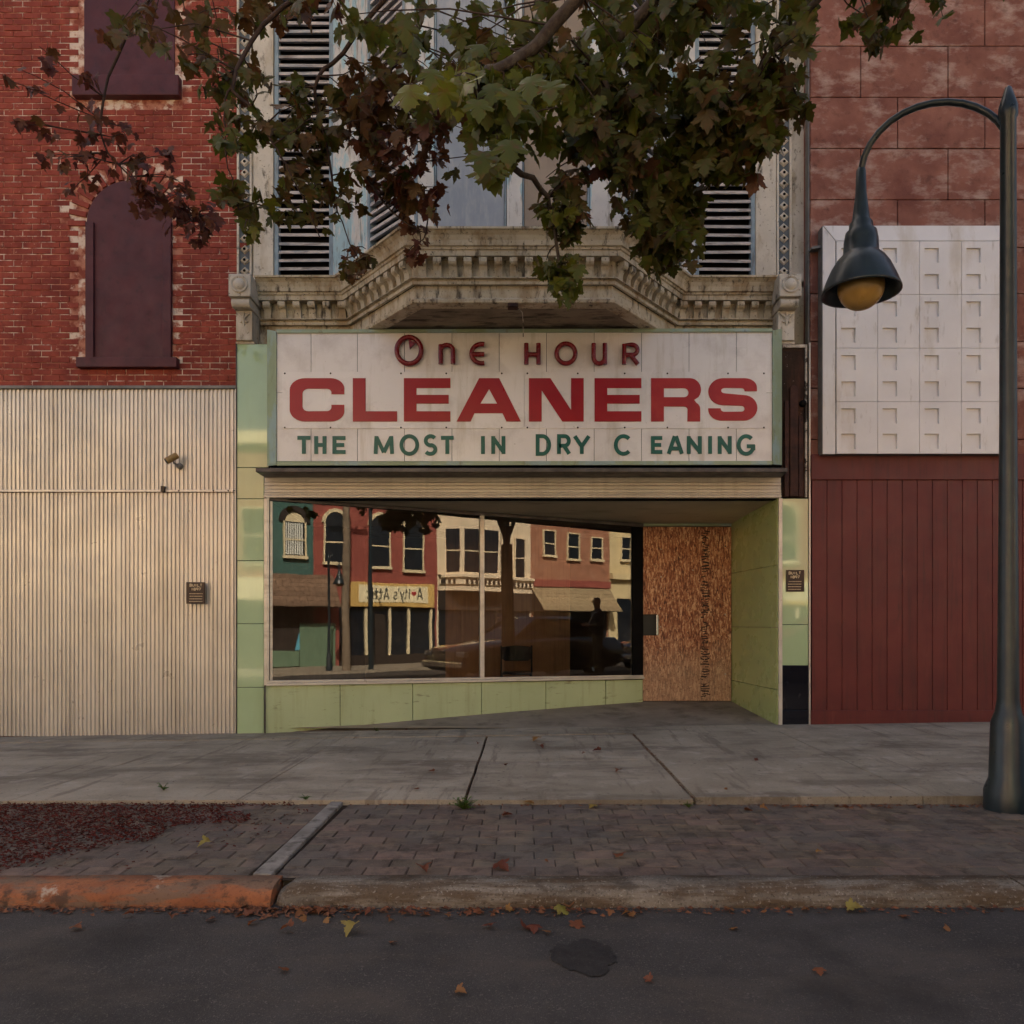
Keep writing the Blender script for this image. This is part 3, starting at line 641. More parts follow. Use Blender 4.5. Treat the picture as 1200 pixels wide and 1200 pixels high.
# brackets
def bracket_mesh():
    w_ = .038; pr = [(0, 0), (.03, 0), (.034, .03), (.045, .075), (.062, .105), (.092, .118), (.105, .135), (.105, .178), (0, .178)]
    b = MB(); b.prism([(-w_, -o, z) for (o, z) in pr], (2 * w_, 0, 0))
    me = b.mesh('bracket'); bm = bmesh.new(); bm.from_mesh(me); bmesh.ops.recalc_face_normals(bm, faces=bm.faces); bm.to_mesh(me); bm.free()
    me.materials.append(M['cornice_paint']); return me
bme = bracket_mesh()
for si, (a, b_) in enumerate(zip(path, path[1:])):
    a = Vector(a); b_ = Vector(b_); d = b_ - a; L_ = d.length; d.normalize(); nrm = Vector((d.y, -d.x))
    k = max(1, round(L_ / .152)); off = .5 if si in (0, 4) else .5
    for i in range(k):
        p = a + d * (L_ * (i + off) / k) + nrm * .018
        link('bracket', bme, None, corn, Vector((p.x, p.y, z_bb)) - wloc(corn), (0, 0, math.atan2(d.y, d.x)))
# end consoles
def console(px, D, name='console'):
    c = thing(name, (0, 0, 0)); c.parent = shop; x = X(px, D); c.location = Vector((x, 8.6, 4.3)) - shop.location
    hw = .118
    mb = MB(); mb.prism([(x - hw, DU, Z(347, D)), (x - hw, D, Z(347, D) + .0), (x - hw, D, Z(320.5, D)), (x - hw, DU, Z(320.5, D))], (2 * hw, 0, 0)); mb.build('block', M['cream_paint'], c, bevel=.008)
    mb = MB(); mb.lathe([(0, -.03), (.05, -.028), (.058, -.012), (.07, -.004), (.082, -.02), (.09, -.018), (.094, .005)], (x, D, Z(333, D)), 24, 'y'); mb.build('rosette', M['cream_paint'], c)
    mb = MB(); hw2 = .098
    zz = Z(356, D + .08); r = .05
    pts = [(x - hw2, DU, zz - r), (x - hw2, DU, zz + r)] + [(x - hw2, D + .13 - .06 - r * math.sin(math.pi * i / 8), zz + r * math.cos(math.pi * i / 8)) for i in range(9)]
    mb.prism(pts, (2 * hw2, 0, 0)); mb.build('scroll', M['cream_paint'], c, bevel=.005)
    mb = MB(); hw3 = .088; mb.box(x - hw3, x + hw3, D + .14, DU, Z(401, D + .2), zz - r); mb.build('shaft', M['cream_paint'], c, bevel=.006)
    lf = MB()
    for sgn in (-1, 1):
        lf.tube([(x, D + .138, zz - .20), (x + sgn * .012, D + .122, zz - .13), (x + sgn * .04, D + .126, zz - .10), (x + sgn * .066, D + .136, zz - .085)], [.012, .013, .011, .005], 8)
        lf.tube([(x + sgn * .008, D + .126, zz - .15), (x + sgn * .03, D + .13, zz - .18), (x + sgn * .05, D + .136, zz - .165)], [.01, .009, .005], 8)
    lf.tube([(x, D + .14, zz - .22), (x, D + .12, zz - .14), (x, D + .13, zz - .07)], [.006, .016, .005], 8)
    lf.build('carved_leaf', M['cream_paint'], c)
    mb = MB(); mb.box(x - hw3 - .015, x + hw3 + .015, D + .17, DU, Z(401, D + .2) - .03, Z(401, D + .2) - .001); mb.build('foot', M['cream_paint'], c, bevel=.005)
console(280.5, 8.42); console(926.5, 8.42)

# wall boards, ornament strips, shutters
ZT = 8.3
zc = z_bt + .19                                   # top of cornice at wall
def wall_board(px0, px1, m, D=8.8, t=.05, z0=zc, z1=ZT, name='wall_board'):
    mb = MB(); mb.box(X(px0, D), X(px1, D), D - t, D + .12, z0, z1); return mb.build(name, m, shop, bevel=.006)
wall_board(279, 298.5, M['cream_paint'], t=.02)
wall_board(298.8, 322, M['cream_paint'], t=.05)
wall_board(391.5, 412, M['window_paint'], t=.05)
wall_board(798, 813.5, M['window_paint'], t=.05)
wall_board(884, 908, M['cream_paint'], t=.05)
wall_board(908.3, 927, M['cream_paint'], t=.02)
wall_board(927.3, 949, M['cream_paint'], t=.0)
mb = MB(); mb.box(X(945.6, 8.66), X(949.2, 8.66), 8.63, 8.72, Z(402), ZT); mb.build('downpipe', M['grey_metal'], shop, bevel=.01)
# diamond trim
def orn(px, count, z0):
    cx = X(px, DU); hw = X(px + 6, DU) - X(px, DU)
    for sgn in (-1, 1):
        mb = MB(); mb.box(cx + sgn * hw * 1.25 - .012, cx + sgn * hw * 1.25 + .012, DU - .05, DU - .018, z0, ZT); mb.build('trim_fillet', M['cream_paint'], shop, bevel=.004)
    pitch = .121
    mbd = MB(); h = pitch * .44
    mbd.add([(-hw, 0, 0), (0, 0, -h), (hw, 0, 0), (0, 0, h), (-hw * .72, -.02, 0), (0, -.02, -h * .72), (hw * .72, -.02, 0), (0, -.02, h * .72)], [(0, 1, 5, 4), (1, 2, 6, 5), (2, 3, 7, 6), (3, 0, 4, 7), (4, 5, 6, 7)])
    me = mbd.mesh('diamond'); me.materials.append(M['cream_paint'])
    dot = MB(); dot.lathe([(.016, 0), (.013, .004), (0, .005)], (0, 0, 0), 10, 'y'); dme = dot.mesh('dot'); dme.materials.append(M['dark_void'])
    z = z0 + .05
    while z < ZT:
        o = link('diamond', me, None, shop, Vector((cx, DU - .0216, z)) - shop.location)
        link('dot', dme, None, o, (0, -.026, 0))
        z += pitch
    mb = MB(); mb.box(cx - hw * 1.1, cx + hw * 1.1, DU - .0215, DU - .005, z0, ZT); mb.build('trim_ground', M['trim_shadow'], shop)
orn(288, 20, 5.0); orn(917.6, 20, 5.0)

def shutter(a, b_, z0, z1, m_off=0., ang=None):
    """louvred shutter between plan points a and b_ (Vectors), facing outward"""
    a = Vector(a); b_ = Vector(b_); d = b_ - a; Lw = d.length; an = math.atan2(d.y, d.x)
    Mx = Matrix.Translation((a.x, a.y, 0)) @ Matrix.Rotation(an, 4, 'Z')
    s_ = thing('shutter', (0, 0, 0)); s_.parent = shop; s_.location = Vector((a.x, a.y, z0)) - shop.location
    fw = .045
    for u0, u1 in ((0, fw), (Lw - fw, Lw)):
        mb = MB(Mx); mb.box(u0, u1, -.03, .06, z0, z1); mb.build('stile', M['blue_frame'], s_, bevel=.004)
    mb = MB(Mx); mb.box(fw, Lw - fw, -.028, .058, z0, z0 + .04); mb.build('rail', M['blue_frame'], s_, bevel=.004)
    mb = MB(Mx); mb.box(fw, Lw - fw, .062, .07, z0, z1); mb.build('backing', M['dark_void'], s_)
    z = z0 + .07
    while z < z1 - .05:
        t = random.uniform(-.006, .006); dz = random.uniform(-.004, .004)
        mb = MB(Mx); zz = z + dz
        mb.hexa([(fw + .002, -.022, zz), (Lw - fw - .002, -.022, zz + t), (Lw - fw - .002, -.022, zz + t + .032), (fw + .002, -.022, zz + .032),
                 (fw + .002, .058, zz + .034), (Lw - fw - .002, .058, zz + .034 + t), (Lw - fw - .002, .058, zz + .062 + t), (fw + .002, .058, zz + .062)])
        mb.build('slat', M['slat_paint'], s_)
        z += .094
Dw = 8.78
shutter((X(322.5, Dw), Dw), (X(391.2, Dw), Dw), zc + .01, ZT)
shutter((X(813.8, Dw), Dw), (X(884, Dw), Dw), zc + .01, ZT)
# bay: path of window wall
wp = [Vector((-1.94, 8.8)), Vector((-1.085, 7.90)), Vector((.862, 7.90)), Vector((1.66, 8.8))]
def bayboard(i, t0, t1, m, out=.0, th=.05, name='bay_board', z0=None, z1=ZT):
    a, b_ = wp[i], wp[i + 1]; d = b_ - a; an = math.atan2(d.y, d.x); L_ = d.length
    Mx = Matrix.Translation((a.x, a.y, 0)) @ Matrix.Rotation(an, 4, 'Z')
    mb = MB(Mx); mb.box(L_ * t0, L_ * t1, -out, th, (z0 or zc + .02), z1); return mb.build(name, m, shop, bevel=.006)
for i, (s0, s1) in ((0, (.30, .86)), (2, (.16, .72))):
    a, b_ = wp[i], wp[i + 1]
    shutter(a.lerp(b_, s0), a.lerp(b_, s1), zc + .01, ZT)
    bayboard(i, .0, s0, M['window_paint'], .03); bayboard(i, s1, 1.0, M['window_paint'], .03)
def fb(px0, px1, m, out, name='bay_board'):       # front boards by pixel at D=7.8
    L_ = 1.947; t0 = (X(px0, 7.9) + 1.085) / L_; t1 = (X(px1, 7.9) + 1.085) / L_
    return bayboard(1, t0, t1, m, out, name=name)
fb(490, 509, M['window_paint'], .035); fb(509.3, 511.5, M['blue_frame'], .015); fb(511.8, 591, M['blue_board'], .0, 'boarded_pane'); fb(591.3, 593.5, M['blue_frame'], .02)
fb(594, 612, M['window_paint'], .04); fb(612.3, 614, M['blue_frame'], .02); fb(614.3, 688, M['tan_board'], .0, 'boarded_pane'); fb(688.3, 691, M['blue_frame'], .02); fb(691.3, 716, M['window_paint'], .035)
fb(486, 490, M['blue_frame'], .045)
mb = MB(); mb.sweep([(XL + .12, DU), (-1.944, DU), (-1.085, 7.9), (.862, 7.9), (1.66, DU), (XR - .05, DU)], [(-.06, ZT - .03), (.05, ZT - .03), (.055, ZT + .3), (.1, ZT + .34), (.11, ZT + .46), (.2, ZT + .52), (.22, ZT + .66), (-.06, ZT + .70)]); mb.build('upper_cornice', M['cornice_paint'], shop, fix=False)
mb = MB(); mb.prism([(-1.95, 8.94, ZT + .1), (-1.90, DU, ZT + .1), (-1.06, 7.93, ZT + .1), (.84, 7.93, ZT + .1), (1.62, DU, ZT + .1), (1.67, 8.94, ZT + .1)], (0, 0, .58)); mb.build('bay_roof', M['roof_tar'], shop)
# small junction box and wire under the bay
jb = thing('junction_box', P(601, 357, 7.75), 'small rusty electrical box under the bay front with a dangling wire', 'electrical box')
mb = MB(); p = P(601, 357.5, 7.72); mb.box(p.x - .05, p.x + .05, 7.70, 7.80, p.z - .02, p.z + .015); mb.build('box', M['rust_pipe'], jb, bevel=.006)
mb = MB(); mb.tube([p + Vector((.04, .03, -.01)), p + Vector((.09, .05, -.05)), p + Vector((.10, .1, -.12)), p + Vector((.10, .3, -.2))], .004, 6); mb.build('wire', M['peel_white'], jb)

# ------------------------------------------------------------------ shop sign
DS = 8.40
sign = thing('shop_sign', P(616, 545, DS), 'long white sign cabinet in a pale green frame lettered in red and green', 'sign')
def sx(px): return X(px, DS)
def szz(py): return Z(py, DS)
DB = 8.58
o = [(312.5, 386), (916.5, 384), (916.5, 544.5), (312.5, 547)]
mb = MB(); mb.box(X(325, DS), X(904, DS), DS + .02, 8.632, szz(544), szz(388)); mb.build('cabinet', M['dark_void'], sign)
# frame strips, sloped back at the sides
def strip4(a, b_, c, d, th, name='frame_strip'):
    mb = MB(); a, b_, c, d = [Vector(v) for v in (a, b_, c, d)]
    off = Vector((0, th, 0)); mb.hexa([a, b_, b_ + off, a + off, d, c, c + off, d + off]); return mb.build(name, M['sign_frame'], sign, bevel=.002)
strip4(P(313, 546, 8.52), P(323.6, 545, DS - .02), P(323.6, 388, DS - .02), P(313, 386, 8.52), .02)
strip4(P(905.6, 544, DS - .02), P(916.4, 545, 8.52), P(916.4, 385, 8.52), P(905.6, 387, DS - .02), .02)
strip4(P(324, 545.5, DS - .02), P(905.2, 544.5, DS - .02), P(905.2, 540, DS - .02), P(324, 540.6, DS - .02), .04)
strip4(P(324, 390, DS - .02), P(905.2, 388.5, DS - .02), P(905.2, 384.6, DS - .02), P(324, 386, DS - .02), .04)
jx = [324, 364.5, 418.8, 474, 529.6, 585, 640.4, 696.3, 751.8, 807.5, 863, 905]
for a, b_ in zip(jx, jx[1:]):
    for (y0, y1) in ((389.5, 460), (460.4, 540.3)):
        mb = MB(); e = .28; mb.box(sx(a + e), sx(b_ - e), DS, DS + .012, szz(y1), szz(y0)); mb.build('face_panel', M['sign_white'], sign, bevel=.002)
for a, b_ in ((331, 614.3), (614.8, 897.8)):
    mb = MB(); mb.box(sx(a), sx(b_), DS - .007, DS - .001, szz(502.4), szz(436)); mb.build('letter_panel', M['sign_white'], sign, bevel=.0015)
sm_ = MB(); sm_.lathe([(0, -.006), (.007, -.005), (.010, 0)], (0, 0, 0), 8, 'y'); smesh = sm_.mesh('screw'); smesh.materials.append(M['screw'])
for px in (334, 387.5, 470, 523, 588, 618, 677, 732, 782, 853, 895):
    for py in (437.8, 501.2):
        link('screw', smesh, None, sign, Vector((sx(px), DS - .007, szz(py))) - sign.location)
# letters: outlines in photo pixels, filled curves converted to meshes
def fill_letter(name, outlines, m, D, th, parent, lab=None):
    cu = bpy.data.curves.new('outline', 'CURVE'); cu.dimensions = '2D'; cu.fill_mode = 'BOTH'; cu.extrude = th / 2
    for ol in outlines:
        sp = cu.splines.new('POLY'); sp.points.add(len(ol) - 1); sp.use_cyclic_u = True
        for q, (a, b_) in zip(sp.points, ol): q.co = (X(a, D), Z(b_, D), 0, 1)
    to = bpy.data.objects.new('outline', cu); COL.objects.link(to)
    me = bpy.data.meshes.new_from_object(to.evaluated_get(bpy.context.evaluated_depsgraph_get()))
    bpy.data.objects.remove(to); bpy.data.curves.remove(cu)
    off = wloc(parent)
    for v in me.vertices:
        x, y, z = v.co; v.co = Vector((x, D - z, y)) - off
    bm = bmesh.new(); bm.from_mesh(me); bmesh.ops.recalc_face_normals(bm, faces=bm.faces); bm.to_mesh(me); bm.free()
    me.name = name
    me.materials.append(m)
    o = link(name, me, None, parent); return o
def arc(cx, cy, rx, ry, a0, a1, n=8):
    return [(cx + rx * math.cos(math.radians(lerp(a0, a1, i / n))), cy - ry * math.sin(math.radians(lerp(a0, a1, i / n)))) for i in range(n + 1)]
T, Bm = 443.2, 494.0
def letC(x0, x1):
    o = arc(x0 + 18, T + 14, 18, 14, 180, 90) ; o = [(x0, Bm - 14)] + o
    o += arc(x1 - 16, T + 12, 16, 12, 90, 0) + [(x1, 462)] + [(x1 - 15.2, 462)] + arc(x1 - 20, 460.5, 5, 4.8, 0, 90, 4)
    o += arc(x0 + 22, 461, 7, 5.5, 90, 180, 4) + arc(x0 + 22, 476.5, 7, 5.5, 180, 270, 4) + arc(x1 - 20, 477, 5, 4.8, 270, 360, 4)
    o += [(x1 - 15.2, 474.4), (x1, 474.4)] + arc(x1 - 16, Bm - 12, 16, 12, 0, -90) + arc(x0 + 18, Bm - 14, 18, 14, -90, -180)
    return [o]
def letS(x0, x1):
    o = [(x1 - .5, 458.5), (x1 - 15, 458.5)] + arc(x1 - 19, 457.5, 4, 2.7, 0, 90, 4) + arc(x0 + 19.5, 457.8, 4.5, 3.2, 90, 270, 6)
    o += arc(x1 - 16, 478, 16, 15, 90, -90, 14)[0:]
    o += arc(x0 + 16, 480, 16, 13, -90, -180, 8) + [(x0, 478.5), (x0 + 14.5, 478.5)] + arc(x0 + 19, 479.3, 4.5, 3.3, 180, 270, 4) + arc(x1 - 18.5, 479, 3.6, 3.4, -90, 90, 6)
    o += arc(x0 + 17, 459, 17, 15.8, 270, 90, 14) + arc(x1 - 15, T + 11, 14.5, 11, 90, 0, 8)
    return [o]
def letR(x0, x1):
    outer = [(x0, Bm), (x0, T)] + arc(x1 - 13, T + 13.5, 13, 13.5, 90, -40, 10) + [(x1 - 8, 468.6)] + arc(x1 - 10, 479, 9, 8, 60, 0, 5) + [(x1 - 1, Bm), (x1 - 16, Bm)] + arc(x1 - 20, 480, 4.2, 3.6, 0, 90, 4) + [(x0 + 15, 476.4), (x0 + 15, Bm)]
    hole = [(x0 + 15, 455), (x0 + 15, 465.5)] + arc(x1 - 20, 460.2, 5.4, 5.3, -90, 90, 8)
    return [outer, hole]
letters = [('C', letC(339.5, 403.5)), ('L', [[(413.5, T), (428.5, T), (428.5, 482), (465.4, 482), (465.4, Bm), (413.5, Bm)]])]
def letE(x0, x1): return [[(x0, T), (x1, T), (x1, 454.8), (x0 + 14.8, 454.8), (x0 + 14.8, 462.8), (x1 - 2, 462.8), (x1 - 2, 473), (x0 + 14.8, 473), (x0 + 14.8, 482), (x1, 482), (x1, Bm), (x0, Bm)]]
letters += [('E', letE(473.3, 527.8)), ('A', [[(535, Bm), (561.5, T), (585, T), (610.5, Bm), (593.5, Bm), (588.8, 484.3), (556, 484.3), (551.5, Bm)], [(563, 473), (582.5, 473), (573.2, 456)]]),
            ('N', [[(619.8, Bm), (619.8, T), (645, T), (669.2, 480.5), (669.2, T), (684, T), (684, Bm), (659, Bm), (634.8, 457.5), (634.8, Bm)]]), ('E', letE(696.8, 751.6)),
            ('R', letR(763, 821.5)), ('S', letS(830, 887.5))]
for i, (ch, ol) in enumerate(letters):
    fill_letter('letter', ol, M['letter_red'] if i < 6 else M['letter_red_faded'], DS - .0105, .006, sign)
# tube letters
DT = DS - .035
def tl(paths, r=2.7):
    rr = r / F * DT; mb = MB()
    for k, pth in enumerate(paths):
        closed = pth[0] == pth[-1]
        mb.tube([P(a, b_, DT) for a, b_ in (pth[:-1] if closed else pth)], rr, 10, closed)
    return mb
def tube_letter(paths, r=2.7, stand=None):
    o = tl(paths, r).build('tube_letter', M['tube_red'], sign, fix=False)
tube_letter([arc(479.3, 410.7, 14.3, 15.6, 90, 450, 32)], 2.9)
mb = MB(); mb.prism([P(a, b_, DT - .02) for a, b_ in ((478.5, 398), (487, 401), (480, 409))], (0, .03, 0)); mb.build('clock_hand', M['tube_red'], sign, bevel=.003)
tube_letter([[(516.5, 426.5), (516.5, 404)], [(516.5, 410)] + arc(523.7, 410.5, 7.2, 6.2, 180, 0, 10) + [(530.9, 426.5)]])
tube_letter([arc(564.5, 414.5, 12, 11.3, 75, 285, 18), [(553, 415.2), (567.5, 415.2)]])
tube_letter([[(616.8, 402.5), (616.8, 427)], [(631, 402.5), (631, 427)], [(616.8, 415.5), (631, 415.5)]])
tube_letter([arc(663.2, 414.3, 11, 11.6, 90, 450, 28)])
tube_letter([[(695.8, 402.5)] + arc(702.2, 418.5, 6.6, 7.6, 180, 360, 10) + [(708.8, 402.5)], [(708.8, 410), (708.8, 427)]])
tube_letter([[(731.5, 427), (731.5, 404), (739, 404)] + arc(741, 410, 6, 6, 90, -90, 8) + [(731.5, 416)], [(739, 416), (747.5, 427)]])
# green letters as strokes
def ribbon(mb, pts, wd, D, y0, y1, closed=False):
    n = len(pts); q = [Vector(p) for p in pts]; Lf = []; Rt = []
    for i in range(n):
        if closed: d0 = q[i] - q[i - 1]; d1 = q[(i + 1) % n] - q[i]
        else:
            d0 = q[i] - q[max(i - 1, 0)]; d1 = q[min(i + 1, n - 1)] - q[i]
            if i == 0: d0 = d1
            if i == n - 1: d1 = d0
        d0.normalize(); d1.normalize(); n0 = Vector((-d0.y, d0.x)); n1 = Vector((-d1.y, d1.x)); m = (n0 + n1)
        if m.length < 1e-6: m = n0
        m.normalize(); m = m / max(.35, m.dot(n0)); Lf.append(q[i] + m * wd / 2); Rt.append(q[i] - m * wd / 2)
    for i in range(n if closed else n - 1):
        j = (i + 1) % n
        f = [P(v.x, v.y, D) for v in (Lf[i], Lf[j], Rt[j], Rt[i])]
        a = [Vector((v.x, y0, v.z)) for v in f]; b_ = [Vector((v.x, y1, v.z)) for v in f]
        mb.add(a + b_, [(0, 1, 2, 3), (0, 4, 5, 1), (2, 6, 7, 3), (1, 5, 6, 2), (3, 7, 4, 0)])
def glyph(ch, x0, x1, t, b):
    w_ = x1 - x0; m = (t + b) / 2; cx = (x0 + x1) / 2; h = b - t
    e = arc(cx, m, w_ / 2, h / 2, 90, 450, 28)[:-1]
    if ch == 'T': return [[(x0, t + 2.0 * (h > 10)), (x1, t + 2.0 * (h > 10))], [(cx, t), (cx, b)]]
    if ch == 'H': return [[(x0, t), (x0, b)], [(x1, t), (x1, b)], [(x0, m), (x1, m)]]
    if ch == 'E': return (lambda k: [[(x0, t), (x0, b)], [(x0, t + k), (x1, t + k)], [(x0, b - k), (x1, b - k)], [(x0, m), (x1 - w_ * .12, m)]])(2.2 if h > 10 else 0)
    if ch == 'M': return [[(x0, b), (x0 + w_ * .05, t)], [(x1, b), (x1 - w_ * .05, t)], [(x0 + w_ * .07, t + h * .08), (cx, b - h * .08)], [(x1 - w_ * .07, t + h * .08), (cx, b - h * .08)]]
    if ch == 'O': return [e + [e[0]]]
    if ch == 'S': return [arc(cx + w_ * .02, t + h * .26, w_ * .48, h * .26, 35, 270, 14) + arc(cx - w_ * .02, b - h * .25, w_ * .5, h * .25, 90, -145, 14)[1:]]
    if ch == 'I' or ch == '1': return [[(cx, t), (cx, b)]]
    if ch == 'N': return [[(x0, b), (x0, t)], [(x1, b), (x1, t)], [(x0, t + h * .1), (x1, b - h * .1)]]
    if ch == 'D': return [[(x0, b), (x0, t), (x0 + w_ * .4, t)] + arc(x0 + w_ * .4, m, w_ * .6, h / 2, 90, -90, 14)[1:] + [(x0, b)]]
    if ch == 'R': return [[(x0, b), (x0, t), (x0 + w_ * .55, t)] + arc(x0 + w_ * .55, t + h * .27, w_ * .42, h * .27, 90, -90, 10)[1:] + [(x0, t + h * .54)], [(x0 + w_ * .5, t + h * .54), (x1, b)]]
    if ch == 'Y': return [[(x0, t), (cx, m + h * .08), (x1, t)], [(cx, m + h * .08), (cx, b)]]
    if ch == 'C': return [arc(cx + w_ * .05, m, w_ * .55, h / 2, 45, 315, 22)]
    if ch == 'G': return [arc(cx, m, w_ * .5, h / 2, 45, 350, 22) [:-1], [(x1 - w_ * .02, m + h * .3), (x1 - w_ * .02, m)], [(x1 + w_ * .08, m + h * .07), (cx + w_ * .05, m + h * .07)]]
    if ch == 'A': return [[(x0, b), (cx - w_ * .05, t)], [(x1, b), (cx + w_ * .05, t)], [(x0 + w_ * .2, b - h * .3), (x1 - w_ * .2, b - h * .3)]]
    if ch == 'B': return [[(x0, m), (x0 + w_ * .5, m)] + arc(x0 + w_ * .5, b - h * .25, w_ * .5, h * .25, 90, -90, 8) + [(x0, b), (x0, t), (x0 + w_ * .45, t)] + arc(x0 + w_ * .45, t + h * .25, w_ * .45, h * .25, 90, -90, 8)]
    if ch == 'U': return [[(x0, t)] + arc(cx, b - w_ * .5, w_ / 2, w_ / 2, 180, 360, 10) + [(x1, t)]]
    if ch == 'L': return [[(x0, t), (x0, b), (x1, b)]]
    if ch == '8': return [arc(cx, t + h * .26, w_ * .42, h * .26, 90, 450, 16), arc(cx, b - h * .25, w_ * .5, h * .25, 90, 450, 16)]
    if ch == '9': return [arc(cx, t + h * .3, w_ * .5, h * .3, 90, 450, 16), [(x1, t + h * .3), (x1 - w_ * .2, b)]]
    if ch == '7': return [[(x0, t), (x1, t), (x0 + w_ * .35, b)]]
    if ch == 'i': return [[(cx, t + h * .32), (cx, b)], [(cx, t + h * .05), (cx, t + h * .16)]]
    if ch == 't': return [[(cx, t + h * .08), (cx, b - h * .1), (x1, b)], [(x0, t + h * .34), (x1, t + h * .34)]]
    if ch == 'y': return [[(x0, t + h * .32), (cx, b)], [(x1, t + h * .32), (x0 + w_ * .1, b + h * .32)]]
    if ch == 's': return glyph('S', x0, x1, t + h * .32, b)
    if ch == 'c': return glyph('C', x0, x1, t + h * .32, b)
    if ch == "'": return [[(cx, t), (cx, t + h * .22)]]
    return []
GT_, GB_ = 511.2, 532.0
for (ch, a, b_) in (('T', 348.7, 363.8), ('H', 370.6, 380.4), ('E', 392, 405), ('M', 440.3, 459.5), ('O', 470.5, 489), ('S', 498.5, 510.5), ('T', 516.8, 531.6), ('I', 564, 568), ('N', 578, 590), ('D', 630, 643.5), ('R', 655, 667), ('Y', 673.5, 690),
                    ('C', 721.5, 738), ('E', 765, 776), ('A', 783.5, 799), ('N', 807, 820), ('I', 830, 834), ('N', 843.3, 855), ('G', 865.5, 883)):
    mb = MB()
    for k, pth in enumerate(glyph(ch, a, b_, GT_, GB_)):
        cl_ = len(pth) > 4 and abs(pth[0][0] - pth[-1][0]) < 1e-6 and abs(pth[0][1] - pth[-1][1]) < 1e-6
        ribbon(mb, pth[:-1] if cl_ else pth, 4.5, DS, DS - .008 - .0006 * k, DS - .001, cl_)
    mb.build('letter', M['letter_green'], sign)
# eye bolts on the sign's top
for px, py in ((457.5, 380), (748, 379)):
    mb = MB(); p = P(px, py, 8.44); mb.tube([p + Vector((.022 * math.cos(a), 0, .022 * math.sin(a))) for a in [2 * math.pi * i / 14 for i in range(14)]], .006, 6, True); mb.box(p.x - .012, p.x + .012, 8.43, 8.45, p.z - .06, p.z - .02)
    mb.build('eye_bolt', M['grey_metal'], sign)

# ------------------------------------------------------------------ plaques
def plaque(px0, px1, py0, py1, D, lab):
    p = thing('wall_plaque', P((px0 + px1) / 2, py1, D), lab, 'plaque')
    mb = MB(); mb.box(X(px0, D), X(px1, D), D - .02, D, Z(py1, D), Z(py0, D)); mb.build('plate', M['plaque'], p, bevel=.003)
    w_ = px1 - px0; h = py1 - py0; cx = (px0 + px1) / 2
    D2 = D - .02
    for txt, yc, hh, cw in (('BUILT', .14, .11, .14), ('1897', .32, .11, .14)):
        x = cx - len(txt) * cw * w_ / 2
        for ch in txt:
            mb = MB()
            for k, pth in enumerate(glyph(ch, x + .12 * cw * w_, x + .85 * cw * w_, py0 + h * (yc - hh / 2), py0 + h * (yc + hh / 2))): ribbon(mb, pth, .75, D2, D2 - .004 - .0004 * k, D2 - .0005)
            mb.build('letter', M['plaque_letter'], p); x += cw * w_
    rs = random.Random(px0)
    mb = MB()
    for yc in (.53, .65, .77, .89):               # four lines of print too small to read
        x = px0 + w_ * (.1 + rs.uniform(0, .06)); end = px1 - w_ * (.1 + rs.uniform(0, .06))
        while x < end:
            l = rs.uniform(.5, 1.1)
            ribbon(mb, [(x, py0 + h * yc), (min(x + l, end), py0 + h * yc)], .9, D2, D2 - .003, D2 - .0005); x += l + .45
    mb.build('fine_print', M['plaque_letter'], p)
plaque(219, 240.5, 682.3, 707.6, 8.57, 'small dark bronze plaque on the corrugated metal wall')
plaque(921, 941.8, 668, 693.4, 8.60, 'small dark bronze plaque on the pale green glass pilaster')

# ------------------------------------------------------------------ left building
lb = thing('brick_building', (-6, DF, 0), 'red painted brick building with ribbed metal sheets over its ground floor', 'building')
XA = X(276.5); YB = 8.84; XBk = X(279, 8.78)
mb = MB(); mb.box(-15, XBk, 8.86, 22, -.3, BH); mb.build('wall', M['mortar_red'], lb)
mb = MB(); mb.box(-15, XA, 8.66, 22.1, BH, BH + .3); mb.build('roof', M['roof_tar'], lb)
bl, bh, bt = .198, .057, .06
mb = MB(); e = .003; x, z = bl / 2, bh / 2
mb.add([(-x, 0, -z), (x, 0, -z), (x, 0, z), (-x, 0, z), (-x, -bt + e, -z), (x, -bt + e, -z), (x, -bt + e, z), (-x, -bt + e, z), (-x + e, -bt, -z + e), (x - e, -bt, -z + e), (x - e, -bt, z - e), (-x + e, -bt, z - e)],
       [(0, 1, 5, 4), (1, 2, 6, 5), (2, 3, 7, 6), (3, 0, 4, 7), (4, 5, 9, 8), (5, 6, 10, 9), (6, 7, 11, 10), (7, 4, 8, 11), (8, 9, 10, 11)])
bkm = mb.mesh('brick'); bkm.materials.append(M['brick_red']); bkv = [Vector(v.co) for v in bkm.vertices]; bkf = [tuple(p.vertices) for p in bkm.polygons]
mb = MB(); mb.box(-15, XBk, 8.7865, 8.87, 3.6, BH); mb.build('mortar_bed', M['mortar_red'], lb)
Wc, Wr, Wz0, Wz1 = X(152, 8.78), X(203) - X(152), Z(421, 8.78), Z(262, 8.78)   # arched window centre, half width, sill, spring
spots = []; zz = Z(452, 8.78) + .02; row = 0
while zz < BH - .05:
    x = XBk - .002 - (bl / 2 if row % 2 else bl * 1.0)
    first = True
    while x > -11.5:
        wd = bl
        cx = x + bl / 2 - .0
        d = Vector((cx - Wc, max(0, zz - Wz1)))
        inwin = (abs(cx - Wc) < Wr + bl * .45 and Wz0 - .12 < zz <= Wz1) or (zz > Wz1 and d.length < Wr + .22)
        upper = abs(cx - Wc) < .58 and Z(112) < zz < 9.1
        if not inwin and not upper: spots.append((cx, zz))
        x -= bl + .010
    # half brick at the corner
    if row % 2: spots.append((XBk - .002 - .048, zz, .48))
    zz += .067; row += 1
spots.sort(key=lambda s_: -s_[0]); cnt = 0; rest = MB(); rb = random.Random(3)
